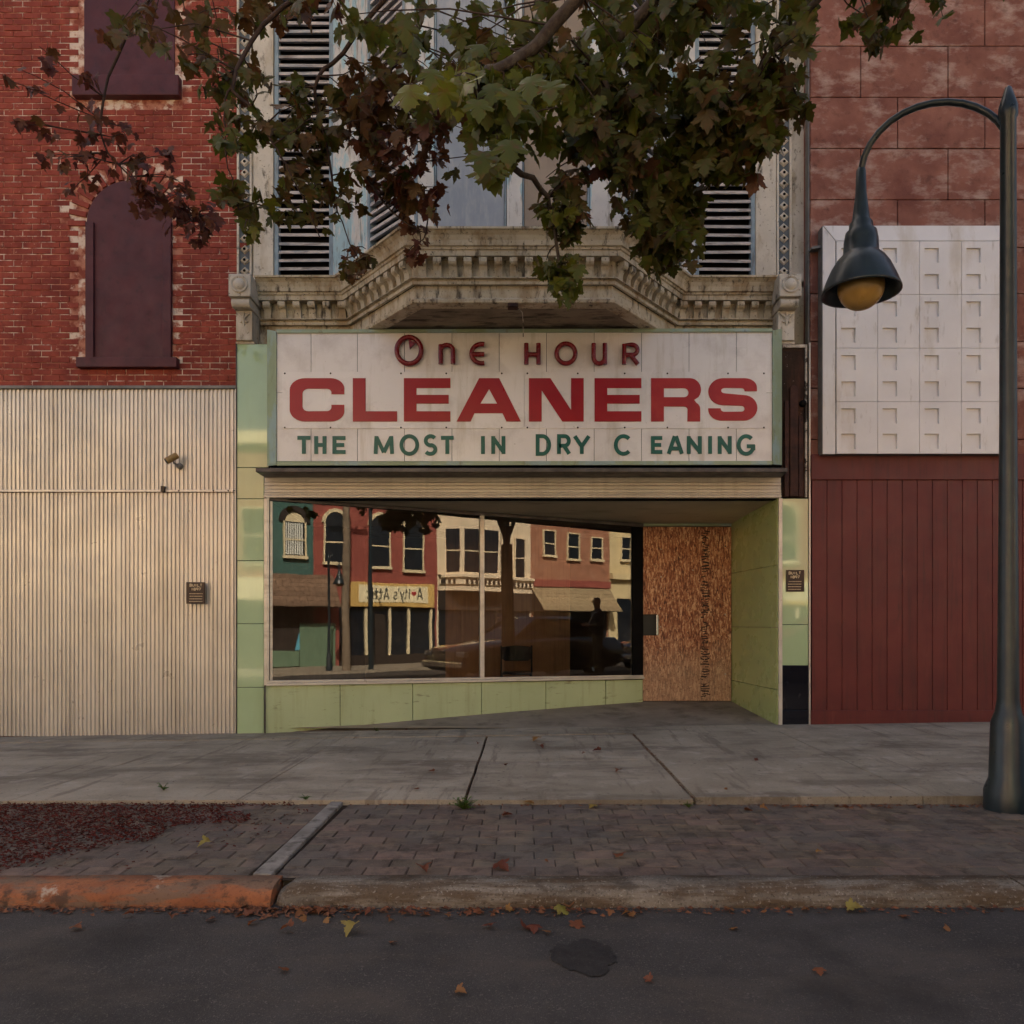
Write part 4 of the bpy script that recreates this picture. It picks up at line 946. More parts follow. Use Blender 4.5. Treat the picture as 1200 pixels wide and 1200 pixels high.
for s_ in spots:
    k = s_[2] if len(s_) > 2 else 1
    y = YB + rb.uniform(-.004, .004)
    if cnt < 290 and s_[0] > X(120) and rb.random() > -1:
        o = link('brick', bkm, None, lb, Vector((s_[0], y, s_[1])) - lb.location, (rb.uniform(-.01, .01), rb.uniform(-.006, .006), rb.uniform(-.01, .01))); o.scale = (k, 1, 1); cnt += 1
    else: rest.add([Vector((v.x * k + s_[0], v.y + y, v.z + s_[1])) for v in bkv], bkf)
for i in range(17):                               # arch of rowlock bricks
    a = math.pi * i / 16; Mx = Matrix.Translation((Wc + (Wr + .11) * math.cos(a), YB, Wz1 + (Wr + .11) * math.sin(a))) @ Matrix.Rotation(-a, 4, 'Y')
    rest.add([Mx @ Vector((v.x, v.y - .015, v.z)) for v in bkv], bkf)
tag(rest.build('brick_field', M['brick_red'], lb, fix=False), kind='stuff')
aw = thing('boarded_window', (0, 0, 0)); aw.parent = lb; aw.location = Vector((Wc, 8.7, Wz0)) - lb.location
mb = MB(); pts = [(Wc - Wr, 8.7845, Wz0), (Wc + Wr, 8.7845, Wz0)] + [(Wc + Wr * math.cos(math.pi * i / 16), 8.7845, Wz1 + Wr * math.sin(math.pi * i / 16)) for i in range(17)]
mb.prism(pts, (0, -.014, 0)); mb.build('board', M['maroon_paint'], aw)
for sgn in (-1, 1):
    mb = MB(); mb.box(Wc + sgn * Wr - (.09 if sgn > 0 else 0), Wc + sgn * Wr + (.09 if sgn < 0 else 0), 8.74, 8.775, Wz0, Wz1); mb.build('casing', M['maroon_paint'], aw, bevel=.005)
mb = MB(); mb.box(Wc - Wr - .08, Wc + Wr + .08, 8.70, 8.82, Wz0 - .11, Wz0); mb.build('sill', M['maroon_paint'], aw, bevel=.006)
mb = MB(); mb.box(Wc - .6, X(210, 8.72), 8.70, 8.82, Z(111, 8.7), Z(87, 8.7)); mb.build('stone_sill', M['maroon_paint'], lb, bevel=.01)
mb = MB(); mb.box(Wc - .5, Wc + .5, 8.77, 8.82, Z(86.5), 9.05); mb.build('upper_window_board', M['maroon_paint'], lb)
# corrugated sheets
def corrugated(x0, x1, z0, z1, y, name):
    mb = MB(); pitch = .0455; x = x1; prof = []
    while x > x0:
        prof += [(x, y), (x - pitch * .34, y), (x - pitch * .42, y - .004), (x - pitch * .5, y - .016), (x - pitch * .86, y - .016), (x - pitch * .94, y - .004)]
        x -= pitch
    zs = [lerp(z0, z1, i / 4) for i in range(5)]; n = len(prof)
    pts = [(p[0], p[1] + .004 * mnoise.noise(Vector((p[0] * 3, z_ * 2, 2))), z_) for z_ in zs for p in prof]
    mb.add(pts, [(j * n + i, j * n + i + 1, (j + 1) * n + i + 1, (j + 1) * n + i) for j in range(4) for i in range(n - 1)])
    return mb.build(name, M['cor_metal'], lb, fix=False)
zfl = Z(455.5)
corrugated(-4.4, XA - .012, Z(574), zfl, 8.63, 'metal_sheet'); corrugated(-11.5, -4.404, Z(574), zfl, 8.632, 'metal_sheet')
corrugated(-4.4, XA - .012, -.085, Z(577), 8.635, 'metal_sheet'); corrugated(-11.5, -4.404, -.085, Z(577), 8.637, 'metal_sheet')
mb = MB(); mb.box(-11.5, XA, 8.585, 8.86, zfl, Z(452)); mb.build('flashing', M['grey_metal'], lb, bevel=.004)
mb = MB(); mb.box(X(194), XA - .01, 8.595, 8.612, Z(576.5), Z(573.8)); mb.build('joint_strip', M['cor_metal'], lb, bevel=.003)
mb = MB(); mb.box(-11.5, X(193.5), 8.595, 8.612, Z(576.5), Z(573.8)); mb.build('joint_strip', M['cor_metal'], lb, bevel=.003)
for px in (209.5, 250, 267.5, 274): link('bolt', smesh, None, lb, Vector((X(px, 8.595), 8.595, Z(575, 8.595))) - lb.location)
mb = MB(); mb.box(X(190), X(194), 8.56, 8.61, Z(577), Z(570)); mb.build('bracket', M['screw'], lb, bevel=.004)
mb = MB(); mb.box(XA - .014, XA, 8.60, 8.66, -.085, zfl); mb.build('edge_trim', M['cor_metal'], lb, bevel=.002)
# security camera
cp = P(205, 541, 8.5)
cm = thing('security_camera', P(211, 548, 8.6), 'small tan security camera on the ribbed metal wall', 'camera')
mb = MB(); a = P(194.8, 540.5, 8.46); b_ = P(207.5, 533.5, 8.52); mb.tube([a, a.lerp(b_, .08), b_], [.034, .036, .036], 14); mb.build('housing', M['camera_shell'], cm)
mb = MB(); mb.tube([a + (a - b_).normalized() * .004, a - (a - b_).normalized() * .01], .03, 14); mb.build('lens', M['black_vinyl'], cm)
mb = MB(); mb.tube([a.lerp(b_, .6) + Vector((0, 0, -.03)), P(204, 543, 8.54), P(211, 546, 8.60)], .009, 8); mb.build('arm', M['grey_metal'], cm)
mb = MB(); mb.lathe([(0, -.03), (.03, -.03), (.034, 0), (.034, .02)], P(211, 546.5, 8.61), 14, 'y'); mb.build('base', M['grey_metal'], cm)

# ------------------------------------------------------------------ right building
rbld = thing('brownstone_building', (6, DF, 0), 'brown stone block building with dark red board siding and a white sign box', 'building')
XB = X(949.5)
mb = MB(); mb.box(XB, 15, 8.72, 22, -.3, BH); mb.build('wall', M['brownstone'], rbld)
mb = MB(); mb.box(XB, 15, 8.66, 22.1, BH, BH + .3); mb.build('roof', M['roof_tar'], rbld)
zj = [Z(y) for y in (580, 515, 455, 400, 344, 290, 234, 174, 114, 54, -6, -66, -126, -186, -246, -306, -366, -430)]
for k, (a, b_) in enumerate(zip(zj, zj[1:])):
    x = XB
    first = True
    while x < 11:
        wd = (.95 if k % 2 else .55) if first else .95
        first = False
        mb = MB(); mb.box(x + .004, x + wd - .004, 8.60 + random.uniform(-.003, .003), 8.74, a + .004, b_ - .004); mb.build('stone_block', M['brownstone'], rbld, bevel=.008)
        x += wd
mb = MB(); mb.box(XB, 11, 8.64, 8.72, Z(580), BH); mb.build('joint_bed', M['mortar_red'], rbld)
# boards
zb0, zb1 = Z(832), Z(563)
x = XB + .01; k = 0
while x < 10.9:
    wd = .163
    mb = MB(); mb.box(x + .0025, x + wd - .0025, 8.575, 8.60, zb0, zb1); mb.build('board', M['red_board'], rbld, bevel=.004); x += wd
mb = MB(); mb.box(XB, 11, 8.598, 8.73, -.1, zb1 + .1); mb.build('board_backing', M['dark_void'], rbld)
mb = MB(); mb.box(XB, 11, 8.555, 8.6, Z(563), Z(533)); mb.build('header_board', M['red_board'], rbld, bevel=.006)
mb = MB(); mb.box(XB, 11, 8.565, 8.6, -.02, zb0); mb.build('base_board', M['red_board'], rbld, bevel=.006)
# white sign box
ws = thing('white_sign_box', P(1010, 532, 8.45), 'white panelled sign box with sunken squares on the brown stone wall', 'sign')
dw = 8.45; xa, xb = X(964, dw), X(1190, dw)
mb = MB(); mb.box(xa, xb, dw + .02, 8.59, Z(532, dw), Z(264, dw)); mb.build('cabinet', M['grey_metal'], ws, bevel=.004)
def fr(px0, px1, px2, px3, y0, y1, y2, y3, name):
    mb = MB(); a, b_, c, d = P(px0, y0, dw + .012), P(px1, y1, dw - .012), P(px2, y2, dw - .012), P(px3, y3, dw + .012)
    mb.prism([a, b_, c, d], (0, .03, 0)); mb.build(name, M['white_panel'], ws, bevel=.002)
fr(964.3, 979, 979, 964.3, 532, 532, 282.5, 264.8, 'frame_strip')
fr(965.2, 979.6, 1176, 1189, 264.4, 282, 282, 264.4, 'frame_strip')
fr(1189.6, 1176.6, 1176.6, 1189.6, 532, 532, 282.5, 264.8, 'frame_strip')
jy = [283, 345.5, 408.4, 471.2, 532]
for a, b_ in zip(jy, jy[1:]):
    for c0, c1 in ((979.6, 1028), (1028, 1077), (1077, 1126), (1126, 1176)):
        e = .25; ol = [[(c0 + e, a + e), (c1 - e, a + e), (c1 - e, b_ - e), (c0 + e, b_ - e)]]
        for k in range(2):
            yc = lerp(a, b_, .27 + .49 * k); ol.append([(c0 + 5.8, yc - 8.8), (c0 + 22.5, yc - 8.8), (c0 + 22.5, yc + 8.8), (c0 + 5.8, yc + 8.8)])
        pnl = fill_letter('panel', ol, M['white_panel'], dw, .024, ws)
        for k in range(2):
            yc = lerp(a, b_, .27 + .49 * k)
            mb = MB(); mb.box(X(c0 + 5, dw), X(c0 + 23.3, dw), dw + .012, dw + .016, Z(yc + 9.5, dw), Z(yc - 9.5, dw)); mb.build('sunk_square', M['white_panel'], pnl)
mb = MB(); p0 = P(949, 292, 8.55); mb.hexa([(p0.x, 8.5, p0.z - .02), (p0.x + .14, 8.5, p0.z), (p0.x + .14, 8.6, p0.z), (p0.x, 8.6, p0.z - .02), (p0.x, 8.5, p0.z), (p0.x + .14, 8.5, p0.z + .03), (p0.x + .14, 8.6, p0.z + .03), (p0.x, 8.6, p0.z)]); mb.build('flashing', M['grey_metal'], rbld)

# ------------------------------------------------------------------ opposite side of the street (seen in the shop glass)
YO = -15.0; ZG = -.70
C2 = Vector((0, 0)) - 2 * (Vector((0, 0)) - GL0).dot(GN) * GN
def mir(v): return v - 2 * v.dot(GN) * GN
A2 = mir(Vector((0, 1))); R2 = mir(Vector((1, 0)))
def RX(px, Y=YO):
    u = (px - CX) / F; d = A2 + R2 * u; t = (Y - C2.y) / d.y; return C2.x + t * d.x
def RZ(px, py, Y=YO):
    u = (px - CX) / F; d = A2 + R2 * u; t = (Y - C2.y) / d.y; return EZ + (HY - py) / F * t
mb = MB(); mb.box(-60, 90, YO - .2, -11.4, -1.3, ZG); opp_walk = tag(mb.build('opposite_sidewalk', M['concrete']), kind='structure')
def obox(x0, x1, y0, y1, z0, z1, m, name, parent, bevel=0):
    mb = MB(); mb.box(x0, x1, y0, y1, z0, z1); return mb.build(name, m, parent, bevel=bevel)
def owin(parent, x0, x1, z0, z1, trim='far_trim', arch=False, curtain=False, bars=True, hood=None):
    wd = thing('window', (0, 0, 0)); wd.parent = parent; wd.location = Vector(((x0 + x1) / 2, YO, z0)) - wloc(parent)
    t = .06; y = YO
    obox(x0, x1, y - .02, y + .03, z0, z1, M['far_pane'], 'pane', wd)
    for a, b_ in ((x0 - t, x0), (x1, x1 + t)): obox(a, b_, y - .02, y + .10, z0, z1, M[trim], 'frame', wd)
    if arch:
        c = (x0 + x1) / 2; r = (x1 - x0) / 2
        mb = MB(); pts = [(c + r * math.cos(math.pi * i / 14), y - .02, z1 + r * math.sin(math.pi * i / 14)) for i in range(15)]; mb.prism(pts, (0, .05, 0)); mb.build('arch_panel', M[arch], wd)
        mb = MB()
        for i in range(14):
            a0, a1 = math.pi * i / 14, math.pi * (i + 1) / 14; r2 = r + (.15 if hood is None else .22)
            mb.prism([(c + r * math.cos(a0), y, z1 + r * math.sin(a0)), (c + r2 * math.cos(a0), y, z1 + r2 * math.sin(a0)), (c + r2 * math.cos(a1), y, z1 + r2 * math.sin(a1)), (c + r * math.cos(a1), y, z1 + r * math.sin(a1))], (0, .09, 0))
        mb.build('arch_hood', M[hood or trim], wd)
    else: obox(x0 - t, x1 + t, y - .02, y + .10, z1, z1 + t, M[trim], 'frame', wd)
    obox(x0 - t * 1.6, x1 + t * 1.6, y - .02, y + .16, z0 - .13, z0, M[trim], 'sill', wd)
    if bars: obox(x0, x1, y + .031, y + .06, (z0 + z1) / 2 - .03, (z0 + z1) / 2 + .03, M[trim], 'meeting_rail', wd)
    if curtain:
        mb = MB(); n = 26; pts = []
        for i in range(n + 1):
            x = lerp(x0 + .05, x1 - .05, i / n); yy = y + .034 + .012 * math.sin(i * 1.9)
            pts += [(x, yy, z0 + .05), (x, yy, z1 - .05)]
        mb.add(pts, [(2 * i, 2 * i + 2, 2 * i + 3, 2 * i + 1) for i in range(n)], True); mb.build('curtain', M['curtain'], wd)
    return wd
def awning(parent, x0, x1, z0, z1, depth, m, rows):
    """sloped shingled awning built course by course"""
    aw_ = thing('shingled_awning', (0, 0, 0)); aw_.parent = parent; aw_.location = Vector((x0, YO, z0)) - wloc(parent)
    for r in range(rows):
        t0, t1 = r / rows, (r + 1) / rows
        mb = MB(); x = x0
        ya, yb_ = YO + depth * (1 - t0), YO + depth * (1 - t1)
        za, zb_ = lerp(z0, z1, t0), lerp(z0, z1, t1)
        while x < x1 - .01:
            w_ = min(random.uniform(.22, .4), x1 - x)
            j = random.uniform(0, .03)
            mb.hexa([(x, ya, za - .02), (x + w_ - .012, ya, za - .02), (x + w_ - .012, ya, za + .02 + j), (x, ya, za + .02 + j), (x, yb_, zb_ - .03), (x + w_ - .012, yb_, zb_ - .03), (x + w_ - .012, yb_, zb_ + .005), (x, yb_, zb_ + .005)])
            x += w_
        mb.build('shingle_course', M[m], aw_)
    mb = MB(); mb.prism([(x0, YO, z0 - .03), (x0, YO + depth - .03, z0 - .03), (x0, YO, z1 - .05)], (x1 - x0, 0, 0)); mb.build('awning_body', M['far_dark'], aw_)
def obuild(name, lab, x0, x1, top, wm):
    b = thing(name, ((x0 + x1) / 2, YO, ZG), lab, 'building')
    obox(x0, x1, YO - 12, YO, ZG, top, M[wm], 'wall', b); obox(x0, x1, YO - 12, YO + .35, top, top + .5, M['far_trim' if wm != 'pale_wall' else wm], 'roof_cornice', b)
    return b
def shopfront(b, x0, x1, ztop, pm='far_dark', posts=(), pt='far_trim'):
    obox(x0, x1, YO + .001, YO + .02, ZG + .45, ztop, M['far_pane'], 'shop_pane', b); obox(x0, x1, YO + .001, YO + .06, ZG, ZG + .45, M[pm], 'stall_riser', b)
    for x in posts: obox(x - .06, x + .06, YO + .021, YO + .12, ZG + .45, ztop, M[pt], 'post', b)
x_a, x_b, x_c, x_d, x_e = RX(300), RX(367), RX(512), RX(622), RX(714)
# teal building
b1 = obuild('teal_building', 'dark teal painted house front with a shingled awning and an arched curtained window', x_a - 5, x_b, 8.6, 'teal_wall')
xx0, xx1 = RX(333), RX(357)
owin(b1, xx0, xx1, RZ(345, 651), RZ(345, 612), 'far_trim', 'far_trim', True, hood='far_dark')
owin(b1, xx0 - 4.2, xx1 - 4.2, RZ(345, 651), RZ(345, 612), 'far_trim', 'far_trim', True, hood='far_dark')
awning(b1, x_a - 5, x_b + .9, RZ(360, 711), RZ(360, 673), 1.0, 'shingle', 7)
obox(x_a - 5, x_b - .02, YO + .001, YO + .05, ZG, RZ(360, 711), M['far_dark'], 'shopfront_wall', b1)
obox(RX(350), RX(392), YO + .06, YO + .12, RZ(370, 781), RZ(370, 731), M['far_green_board'], 'boarded_front', b1)
obox(x_a - 5, RX(349), YO + .06, YO + .12, RZ(340, 781), RZ(340, 762), M['far_green_board'], 'boarded_front', b1)
mb = MB(); mb.prism([(RX(344), YO + .08, RZ(347, 761)), (RX(350), YO + .08, RZ(347, 761)), (RX(349.5), YO + .08, RZ(347, 741))], (0, .03, 0)); mb.build('painted_triangle', M['cyan_paint'], b1)
# red brick building with the framed sign
b2 = obuild('red_brick_building', 'red brick building with cream arched windows across the street', x_b, x_c, 9.2, 'red_wall')
for p0, p1, py1, py0, ar in ((380, 404, 613, 658, True), (434, 455, 616, 664, True), (473, 495, 618, 668, True)):
    owin(b2, RX(p0), RX(p1), RZ((p0 + p1) / 2, py0), RZ((p0 + p1) / 2, py1), 'far_trim', 'far_pane')
shopfront(b2, x_b + 1.2, x_c - .1, RZ(450, 712), 'far_dark', (RX(428), RX(455), RX(478), RX(504)))
obox(RX(438), RX(450), YO + .02, YO + .1, ZG, RZ(444, 720), M['far_dark'], 'door', b2)
fs = thing('framed_sign', (RX(455), YO + .2, RZ(455, 712)), 'cream shop sign with a red heart in its lettering', 'sign')
z0, z1 = RZ(458, 711.5), RZ(458, 684)
sxa, sxb = RX(409), RX(506)
obox(sxa, sxb, YO + .05, YO + .24, z0, z1, M['sign_tan'], 'frame', fs, .03)
obox(sxa + .35, sxb - .35, YO + .241, YO + .26, z0 + .2, z1 - .12, M['sign_cream'], 'face', fs)
def real_ribbon(mb, pts, wd, y):
    q = [Vector(p) for p in pts]
    for i in range(len(q) - 1):
        d = (q[i + 1] - q[i]); 
        if d.length < 1e-6: continue
        d.normalize(); n_ = Vector((-d.y, d.x)) * wd / 2; e = d * wd * .3
        c = [q[i] + n_ - e, q[i + 1] + n_ + e, q[i + 1] - n_ + e, q[i] - n_ - e]
        mb.prism([(v.x, y + i * .0004, v.y) for v in c], (0, .006, 0))
txt = "A#ity's Attic"; hw_ = (z1 - z0) * .46; zb_ = z0 + (z1 - z0) * .33
wds = {'A': .40, '#': .42, 'i': .12, 't': .24, 'y': .32, "'": .1, 's': .26, ' ': .22, 'c': .30}
tot = sum(wds[c] + .11 for c in txt); k = (sxb - sxa - 1.3) / tot
x = sxb - .65                                     # reads left to right for someone facing the sign (towards -x)
for ch in txt:
    w_ = wds[ch] * k
    mb = MB()
    if ch == '#':
        cx_ = x - w_ / 2; pts = []
        for i in range(24):
            a = 2 * math.pi * i / 24; pts.append((cx_ + w_ * .032 * 16 * math.sin(a) ** 3 , YO + .262, zb_ + hw_ * .5 + w_ * .032 * (13 * math.cos(a) - 5 * math.cos(2 * a) - 2 * math.cos(3 * a) - math.cos(4 * a))))
        mb.prism(pts, (0, .01, 0)); mb.build('heart', M['heart_red'], fs)
    elif ch != ' ':
        for j, pth in enumerate(glyph(ch, 0, w_, 0, hw_)):
            real_ribbon(mb, [(x - p[0], zb_ + hw_ - p[1]) for p in pth], .05, YO + .262 + j * .008)
        mb.build('letter', M['sign_ink'], fs)
    x -= w_ + .11 * k
# pale bay-window building
b3 = obuild('pale_bay_building', 'pale cream building with a bay window and toothed cornice across the street', x_c, x_d, 8.9, 'pale_wall')
zc0, zc1 = RZ(567, 694), RZ(567, 678)
bay = [(x_c + .35, YO), (x_c + .95, YO + .75), (x_d - 2.5, YO + .75), (x_d - 1.9, YO)]
def osweep(pth, pr, m, name):
    mb = MB(); mb.sweep([(p[0], p[1]) for p in pth][::-1], pr); return mb.build(name, M[m], b3, fix=False)
osweep([(x_c, YO)] + bay + [(x_d, YO)], [(.0, zc0), (.12, zc0), (.12, zc0 + .25), (.22, zc0 + .3), (.22, zc0 + .55), (.35, zc0 + .65), (.35, zc1 + .1), (0, zc1 + .15)], 'pale_wall', 'cornice')
mb = MB(); mb.prism([(p[0], p[1], zc0 - .0) for p in bay], (0, 0, 5.5)); mb.build('bay', M['pale_wall'], b3)
tooth = MB(); tooth.box(-.06, .06, 0, .09, 0, .2); tme = tooth.mesh('dentil'); tme.materials.append(M['far_dark'])
pb = [(x_c, YO)] + bay + [(x_d, YO)]
for a, b_ in zip(pb, pb[1:]):
    a = Vector(a); b_ = Vector(b_); L_ = (b_ - a).length; d = (b_ - a) / L_; n_ = Vector((-d.y, d.x))
    for i in range(int(L_ / .26)):
        p = a + d * (.13 + i * .26) + n_ * .17
        link('dentil', tme, None, b3, Vector((p.x, p.y, zc0 + .33)) - wloc(b3), (0, 0, math.atan2(d.y, d.x)))
pz0, pz1 = RZ(545, 671), RZ(545, 622)
for (a, b_), cuts in (((bay[0], bay[1]), ((.14, .86),)), ((bay[1], bay[2]), ((.06, .46), (.54, .94))), ((bay[2], bay[3]), ((.14, .86),))):
    a = Vector(a); b_ = Vector(b_); an = math.atan2(b_.y - a.y, b_.x - a.x); L_ = (b_ - a).length
    Mx = Matrix.Translation((a.x, a.y, 0)) @ Matrix.Rotation(an, 4, 'Z')
    for c0, c1 in cuts:
        mb = MB(Mx); mb.box(L_ * c0, L_ * c1, -.01, .012, pz0, pz1); pn = mb.build('bay_pane', M['far_pane'], b3)
        mb = MB(Mx); mb.box(L_ * c0, L_ * c1, .013, .035, (pz0 + pz1) / 2 - .03, (pz0 + pz1) / 2 + .03); mb.build('meeting_rail', M['far_trim'], pn)
owin(b3, RX(603), RX(614), RZ(608, 678), RZ(608, 632), 'pale_wall')
shopfront(b3, x_c + .1, x_d - .1, zc0 - .9, 'far_dark', (RX(540), RX(580)), 'far_dark')
obox(x_c + .05, x_d - .05, YO + .001, YO + .15, zc0 - .9, zc0 - .02, M['far_dark'], 'shop_board', b3)
# tan brick building
b4 = obuild('tan_brick_building', 'tan brick building with three small windows and a pale shingled awning', x_d, x_e, 9.0, 'tan_wall')
for p0, p1, py1, py0 in ((637, 649.5, 622, 651), (665, 677.5, 626, 655), (692.5, 704.5, 631, 655)):
    owin(b4, RX(p0), RX(p1), RZ((p0 + p1) / 2, py0), RZ((p0 + p1) / 2, py1))
obox(x_d, x_e, YO + .001, YO + .12, RZ(668, 688), RZ(668, 680), M['red_wall'], 'band', b4)
awning(b4, x_d, x_e, RZ(668, 716), RZ(668, 688), 1.1, 'shingle_tan', 7)
shopfront(b4, x_d + .2, x_e - .2, RZ(668, 717), 'far_dark', (x_d + 2.5, x_d + 5.5))
b5 = obuild('cream_stone_building', 'cream stone building at the end of the opposite row', x_e, x_e + 9, 9.6, 'cream_wall')
owin(b5, RX(728), RX(738), RZ(732, 656), RZ(732, 630)); owin(b5, RX(728) + 3.5, RX(738) + 3.5, RZ(732, 656), RZ(732, 630))
obox(x_e, x_e + 9, YO + .001, YO + .3, RZ(730, 679), RZ(730, 672), M['cream_wall'], 'belt_course', b5)
shopfront(b5, RX(724), x_e + 8, RZ(730, 702), 'cream_wall', (x_e + 4, x_e + 6))
# rest of the row, facing the shop
def plain(name, lab, x0, x1, top, wm, nwin, trim='far_trim'):
    b = obuild(name, lab, x0, x1, top, wm); w_ = (x1 - x0) / nwin
    for i in range(nwin): owin(b, x0 + w_ * (i + .28), x0 + w_ * (i + .72), 3.6, 5.8, trim)
    shopfront(b, x0 + .4, x1 - .4, 2.1, 'far_dark', [x0 + w_ * i for i in range(1, nwin)]); obox(x0, x1, YO + .001, YO + .25, 2.1, 3.0, M[trim], 'shop_fascia', b)
xr = x_a - 5
plain('cream_brick_building', 'cream stuccoed building opposite with a pale fascia and two wide upper windows', xr - 7, xr, 9.0, 'cream_wall', 2)
plain('tan_corner_building', 'tan brick building opposite with three upper windows and a pale fascia', xr - 15, xr - 7, 8.4, 'tan_wall', 3)
plain('pale_front_building', 'pale painted building opposite with four upper windows', xr - 24, xr - 15, 9.0, 'pale_wall', 4)
plain('red_front_building', 'wide red brick building opposite with five upper windows', xr - 36, xr - 24, 9.0, 'red_wall', 5)

# ------------------------------------------------------------------ poles and street lamps
def pole(name, x, y, h, r, lab, m='pole_wood'):
    z0 = gz(x, 5.1) - .04 if y > 3 else (ZG if y < -11.4 else rz(x, y))
    p = thing(name, (x, y, z0), lab, 'utility pole')
    mb = MB(); mb.tube([(x, y, z0 - .1), (x, y, z0 + h * .5), (x, y, z0 + h)], [r, r * .93, r * .85], 16); mb.build('shaft', M[m], p)
    mb = MB(); mb.box(x - .9, x + .9, y - .06, y + .06, z0 + h - .6, z0 + h - .45); mb.build('cross_arm', M[m], p, bevel=.01)
    for dx in (-.8, -.4, .4, .8):
        mb = MB(); mb.lathe([(.05, 0), (.06, .05), (.03, .1), (.045, .14), (0, .16)], (x + dx, y, z0 + h - .45), 10); mb.build('insulator', M['grey_metal'], p)
pole('utility_pole', RX(406, -11.8), -11.8, 9.5, .16, 'sunlit wooden utility pole in front of the teal building')
def street_lamp(px_c, base, lab, hz, arm_dx):
    """post with a gooseneck arm and a hanging bell shade over a globe; hz = globe centre"""
    x, y, z = base; gx, gy, gz_ = hz
    p = thing('street_lamp', base, lab, 'street lamp', 'bell shaded street lamps')
    mb = MB(); mb.lathe([(.14, 0), (.14, .12), (.11, .2), (.10, .55), (.075, .62), (.062, .7), (.05, 2.4), (.045, gz_ - z + .9), (.055, gz_ - z + .92), (.055, gz_ - z + .98), (.02, gz_ - z + 1.1), (0, gz_ - z + 1.12)], base, 20); mb.build('post', M['lamp_metal'], p)
    top = gz_ + 1.02; pts = []
    for i in range(15):
        t = i / 14; a = math.pi * t
        pts.append((lerp(x, gx, (1 - math.cos(a)) / 2), lerp(y, gy, t), gz_ + .78 + .34 * math.sin(a)))
    pts.append((gx, gy, gz_ + .62))
    mb = MB(); mb.tube(pts, .022, 10); mb.build('arm', M['lamp_metal'], p)
    mb = MB(); mb.lathe([(.02, .80), (.03, .78), (.036, .62), (.05, .50), (.058, .44), (.075, .42), (.078, .38), (.10, .36), (.11, .30), (.113, .22), (.13, .20), (.155, .175), (.19, .12), (.225, .04), (.252, -.03), (.256, -.05), (.24, -.045), (.205, .03), (.16, .10), (.10, .14), (0, .15)], hz, 36); mb.build('shade', M['lamp_metal'], p)
    R0 = .15
    mb = MB(); mb.lathe([(R0 * math.sin(math.pi * i / 18), -.01 - R0 * math.cos(math.pi * i / 18)) for i in range(19)], hz, 32); mb.build('globe', M['lamp_globe'], p)
    return p
gl = P(1009, 335, 5.35)
street_lamp(1009, (3.05, 5.0, -.03), 'dark green bell shaded street lamp rising beside the brick strip', (gl.x, 5.35, gl.z), 0)
mb = MB(); q_ = Vector((RX(434, -11.6), -11.6, ZG)); mb.tube([q_, q_ + Vector((0, 0, 6.5))], [.1, .07], 12); mb.tube([q_ + Vector((0, 0, 6.3)), q_ + Vector((0, .6, 6.7)), q_ + Vector((0, 1.8, 6.8))], [.05, .045, .04], 8)
tag(mb.build('light_pole', M['lamp_metal']), 'plain dark steel light pole in front of the red brick building', 'pole')
street_lamp(0, (RX(398, -11.9) - .45, -11.9, ZG), 'dark bell shaded street lamp across the street by the sunlit pole', (RX(398, -11.9), -11.9, RZ(398, 683, -11.9)), 0)

# ------------------------------------------------------------------ interior chair and box
ch = thing('folding_chair', (X(605, 11.3), 11.3, .02), 'black folding chair standing inside behind the shop glass', 'chair')
cx_, cy_ = X(605, 11.3), 11.3
mb = MB(); n = 10; pts = []
for i in range(n + 1):
    t = -1 + 2 * i / n; yv = cy_ + .2 - .04 * (1 - t * t)
    zt_ = .82 - .02 * t * t; zb_2 = .60 + (.03 if abs(t) > .8 else 0)
    pts += [(cx_ + .21 * t, yv, zb_2), (cx_ + .21 * t, yv, zt_), (cx_ + .21 * t, yv + .02, zt_), (cx_ + .21 * t, yv + .02, zb_2)]
mb.add(pts, [(4 * i + j, 4 * i + (j + 1) % 4, 4 * i + 4 + (j + 1) % 4, 4 * i + 4 + j) for i in range(n) for j in range(4)]); mb.build('backrest', M['black_vinyl'], ch, bevel=.004)
mb = MB(); mb.box(cx_ - .2, cx_ + .2, cy_ - .2, cy_ + .17, .42, .45); mb.build('seat', M['black_vinyl'], ch, bevel=.012)
for sg in (-1, 1):
    mb = MB(); mb.tube([(cx_ + sg * .22, cy_ + .21, .82), (cx_ + sg * .22, cy_ + .15, .5), (cx_ + sg * .22, cy_ - .26, .02)], .012, 8); mb.build('front_leg', M['black_vinyl'], ch)
    mb = MB(); mb.tube([(cx_ + sg * .2, cy_ - .1, .44), (cx_ + sg * .2, cy_ + .27, .02)], .012, 8); mb.build('rear_leg', M['black_vinyl'], ch)
mb = MB(); mb.tube([(cx_ - .2, cy_ + .22, .14), (cx_ + .2, cy_ + .22, .14)], .009, 8); mb.build('stretcher', M['black_vinyl'], ch)
bxp = P(637, 796, 11.2); bxo = thing('paper_bag', (bxp.x, 11.2, .02), 'small crumpled paper bag on the floor inside the shop', 'bag')
mb = MB(); pts = []; rr = random.Random(4)
for j in range(6):
    for i in range(16):
        a = 2 * math.pi * i / 16; q = Vector((max(-.09, min(.09, .13 * math.cos(a))), max(-.06, min(.06, .1 * math.sin(a))), .02 + .062 * j)); q.x += rr.uniform(-.012, .012); q.y += rr.uniform(-.012, .012)
        pts.append(q + Vector((bxp.x, 11.2, 0)))
mb.add(pts, [(j * 16 + i, j * 16 + (i + 1) % 16, (j + 1) * 16 + (i + 1) % 16, (j + 1) * 16 + i) for j in range(5) for i in range(16)]); mb.build('sack', M['box_paper'], bxo)
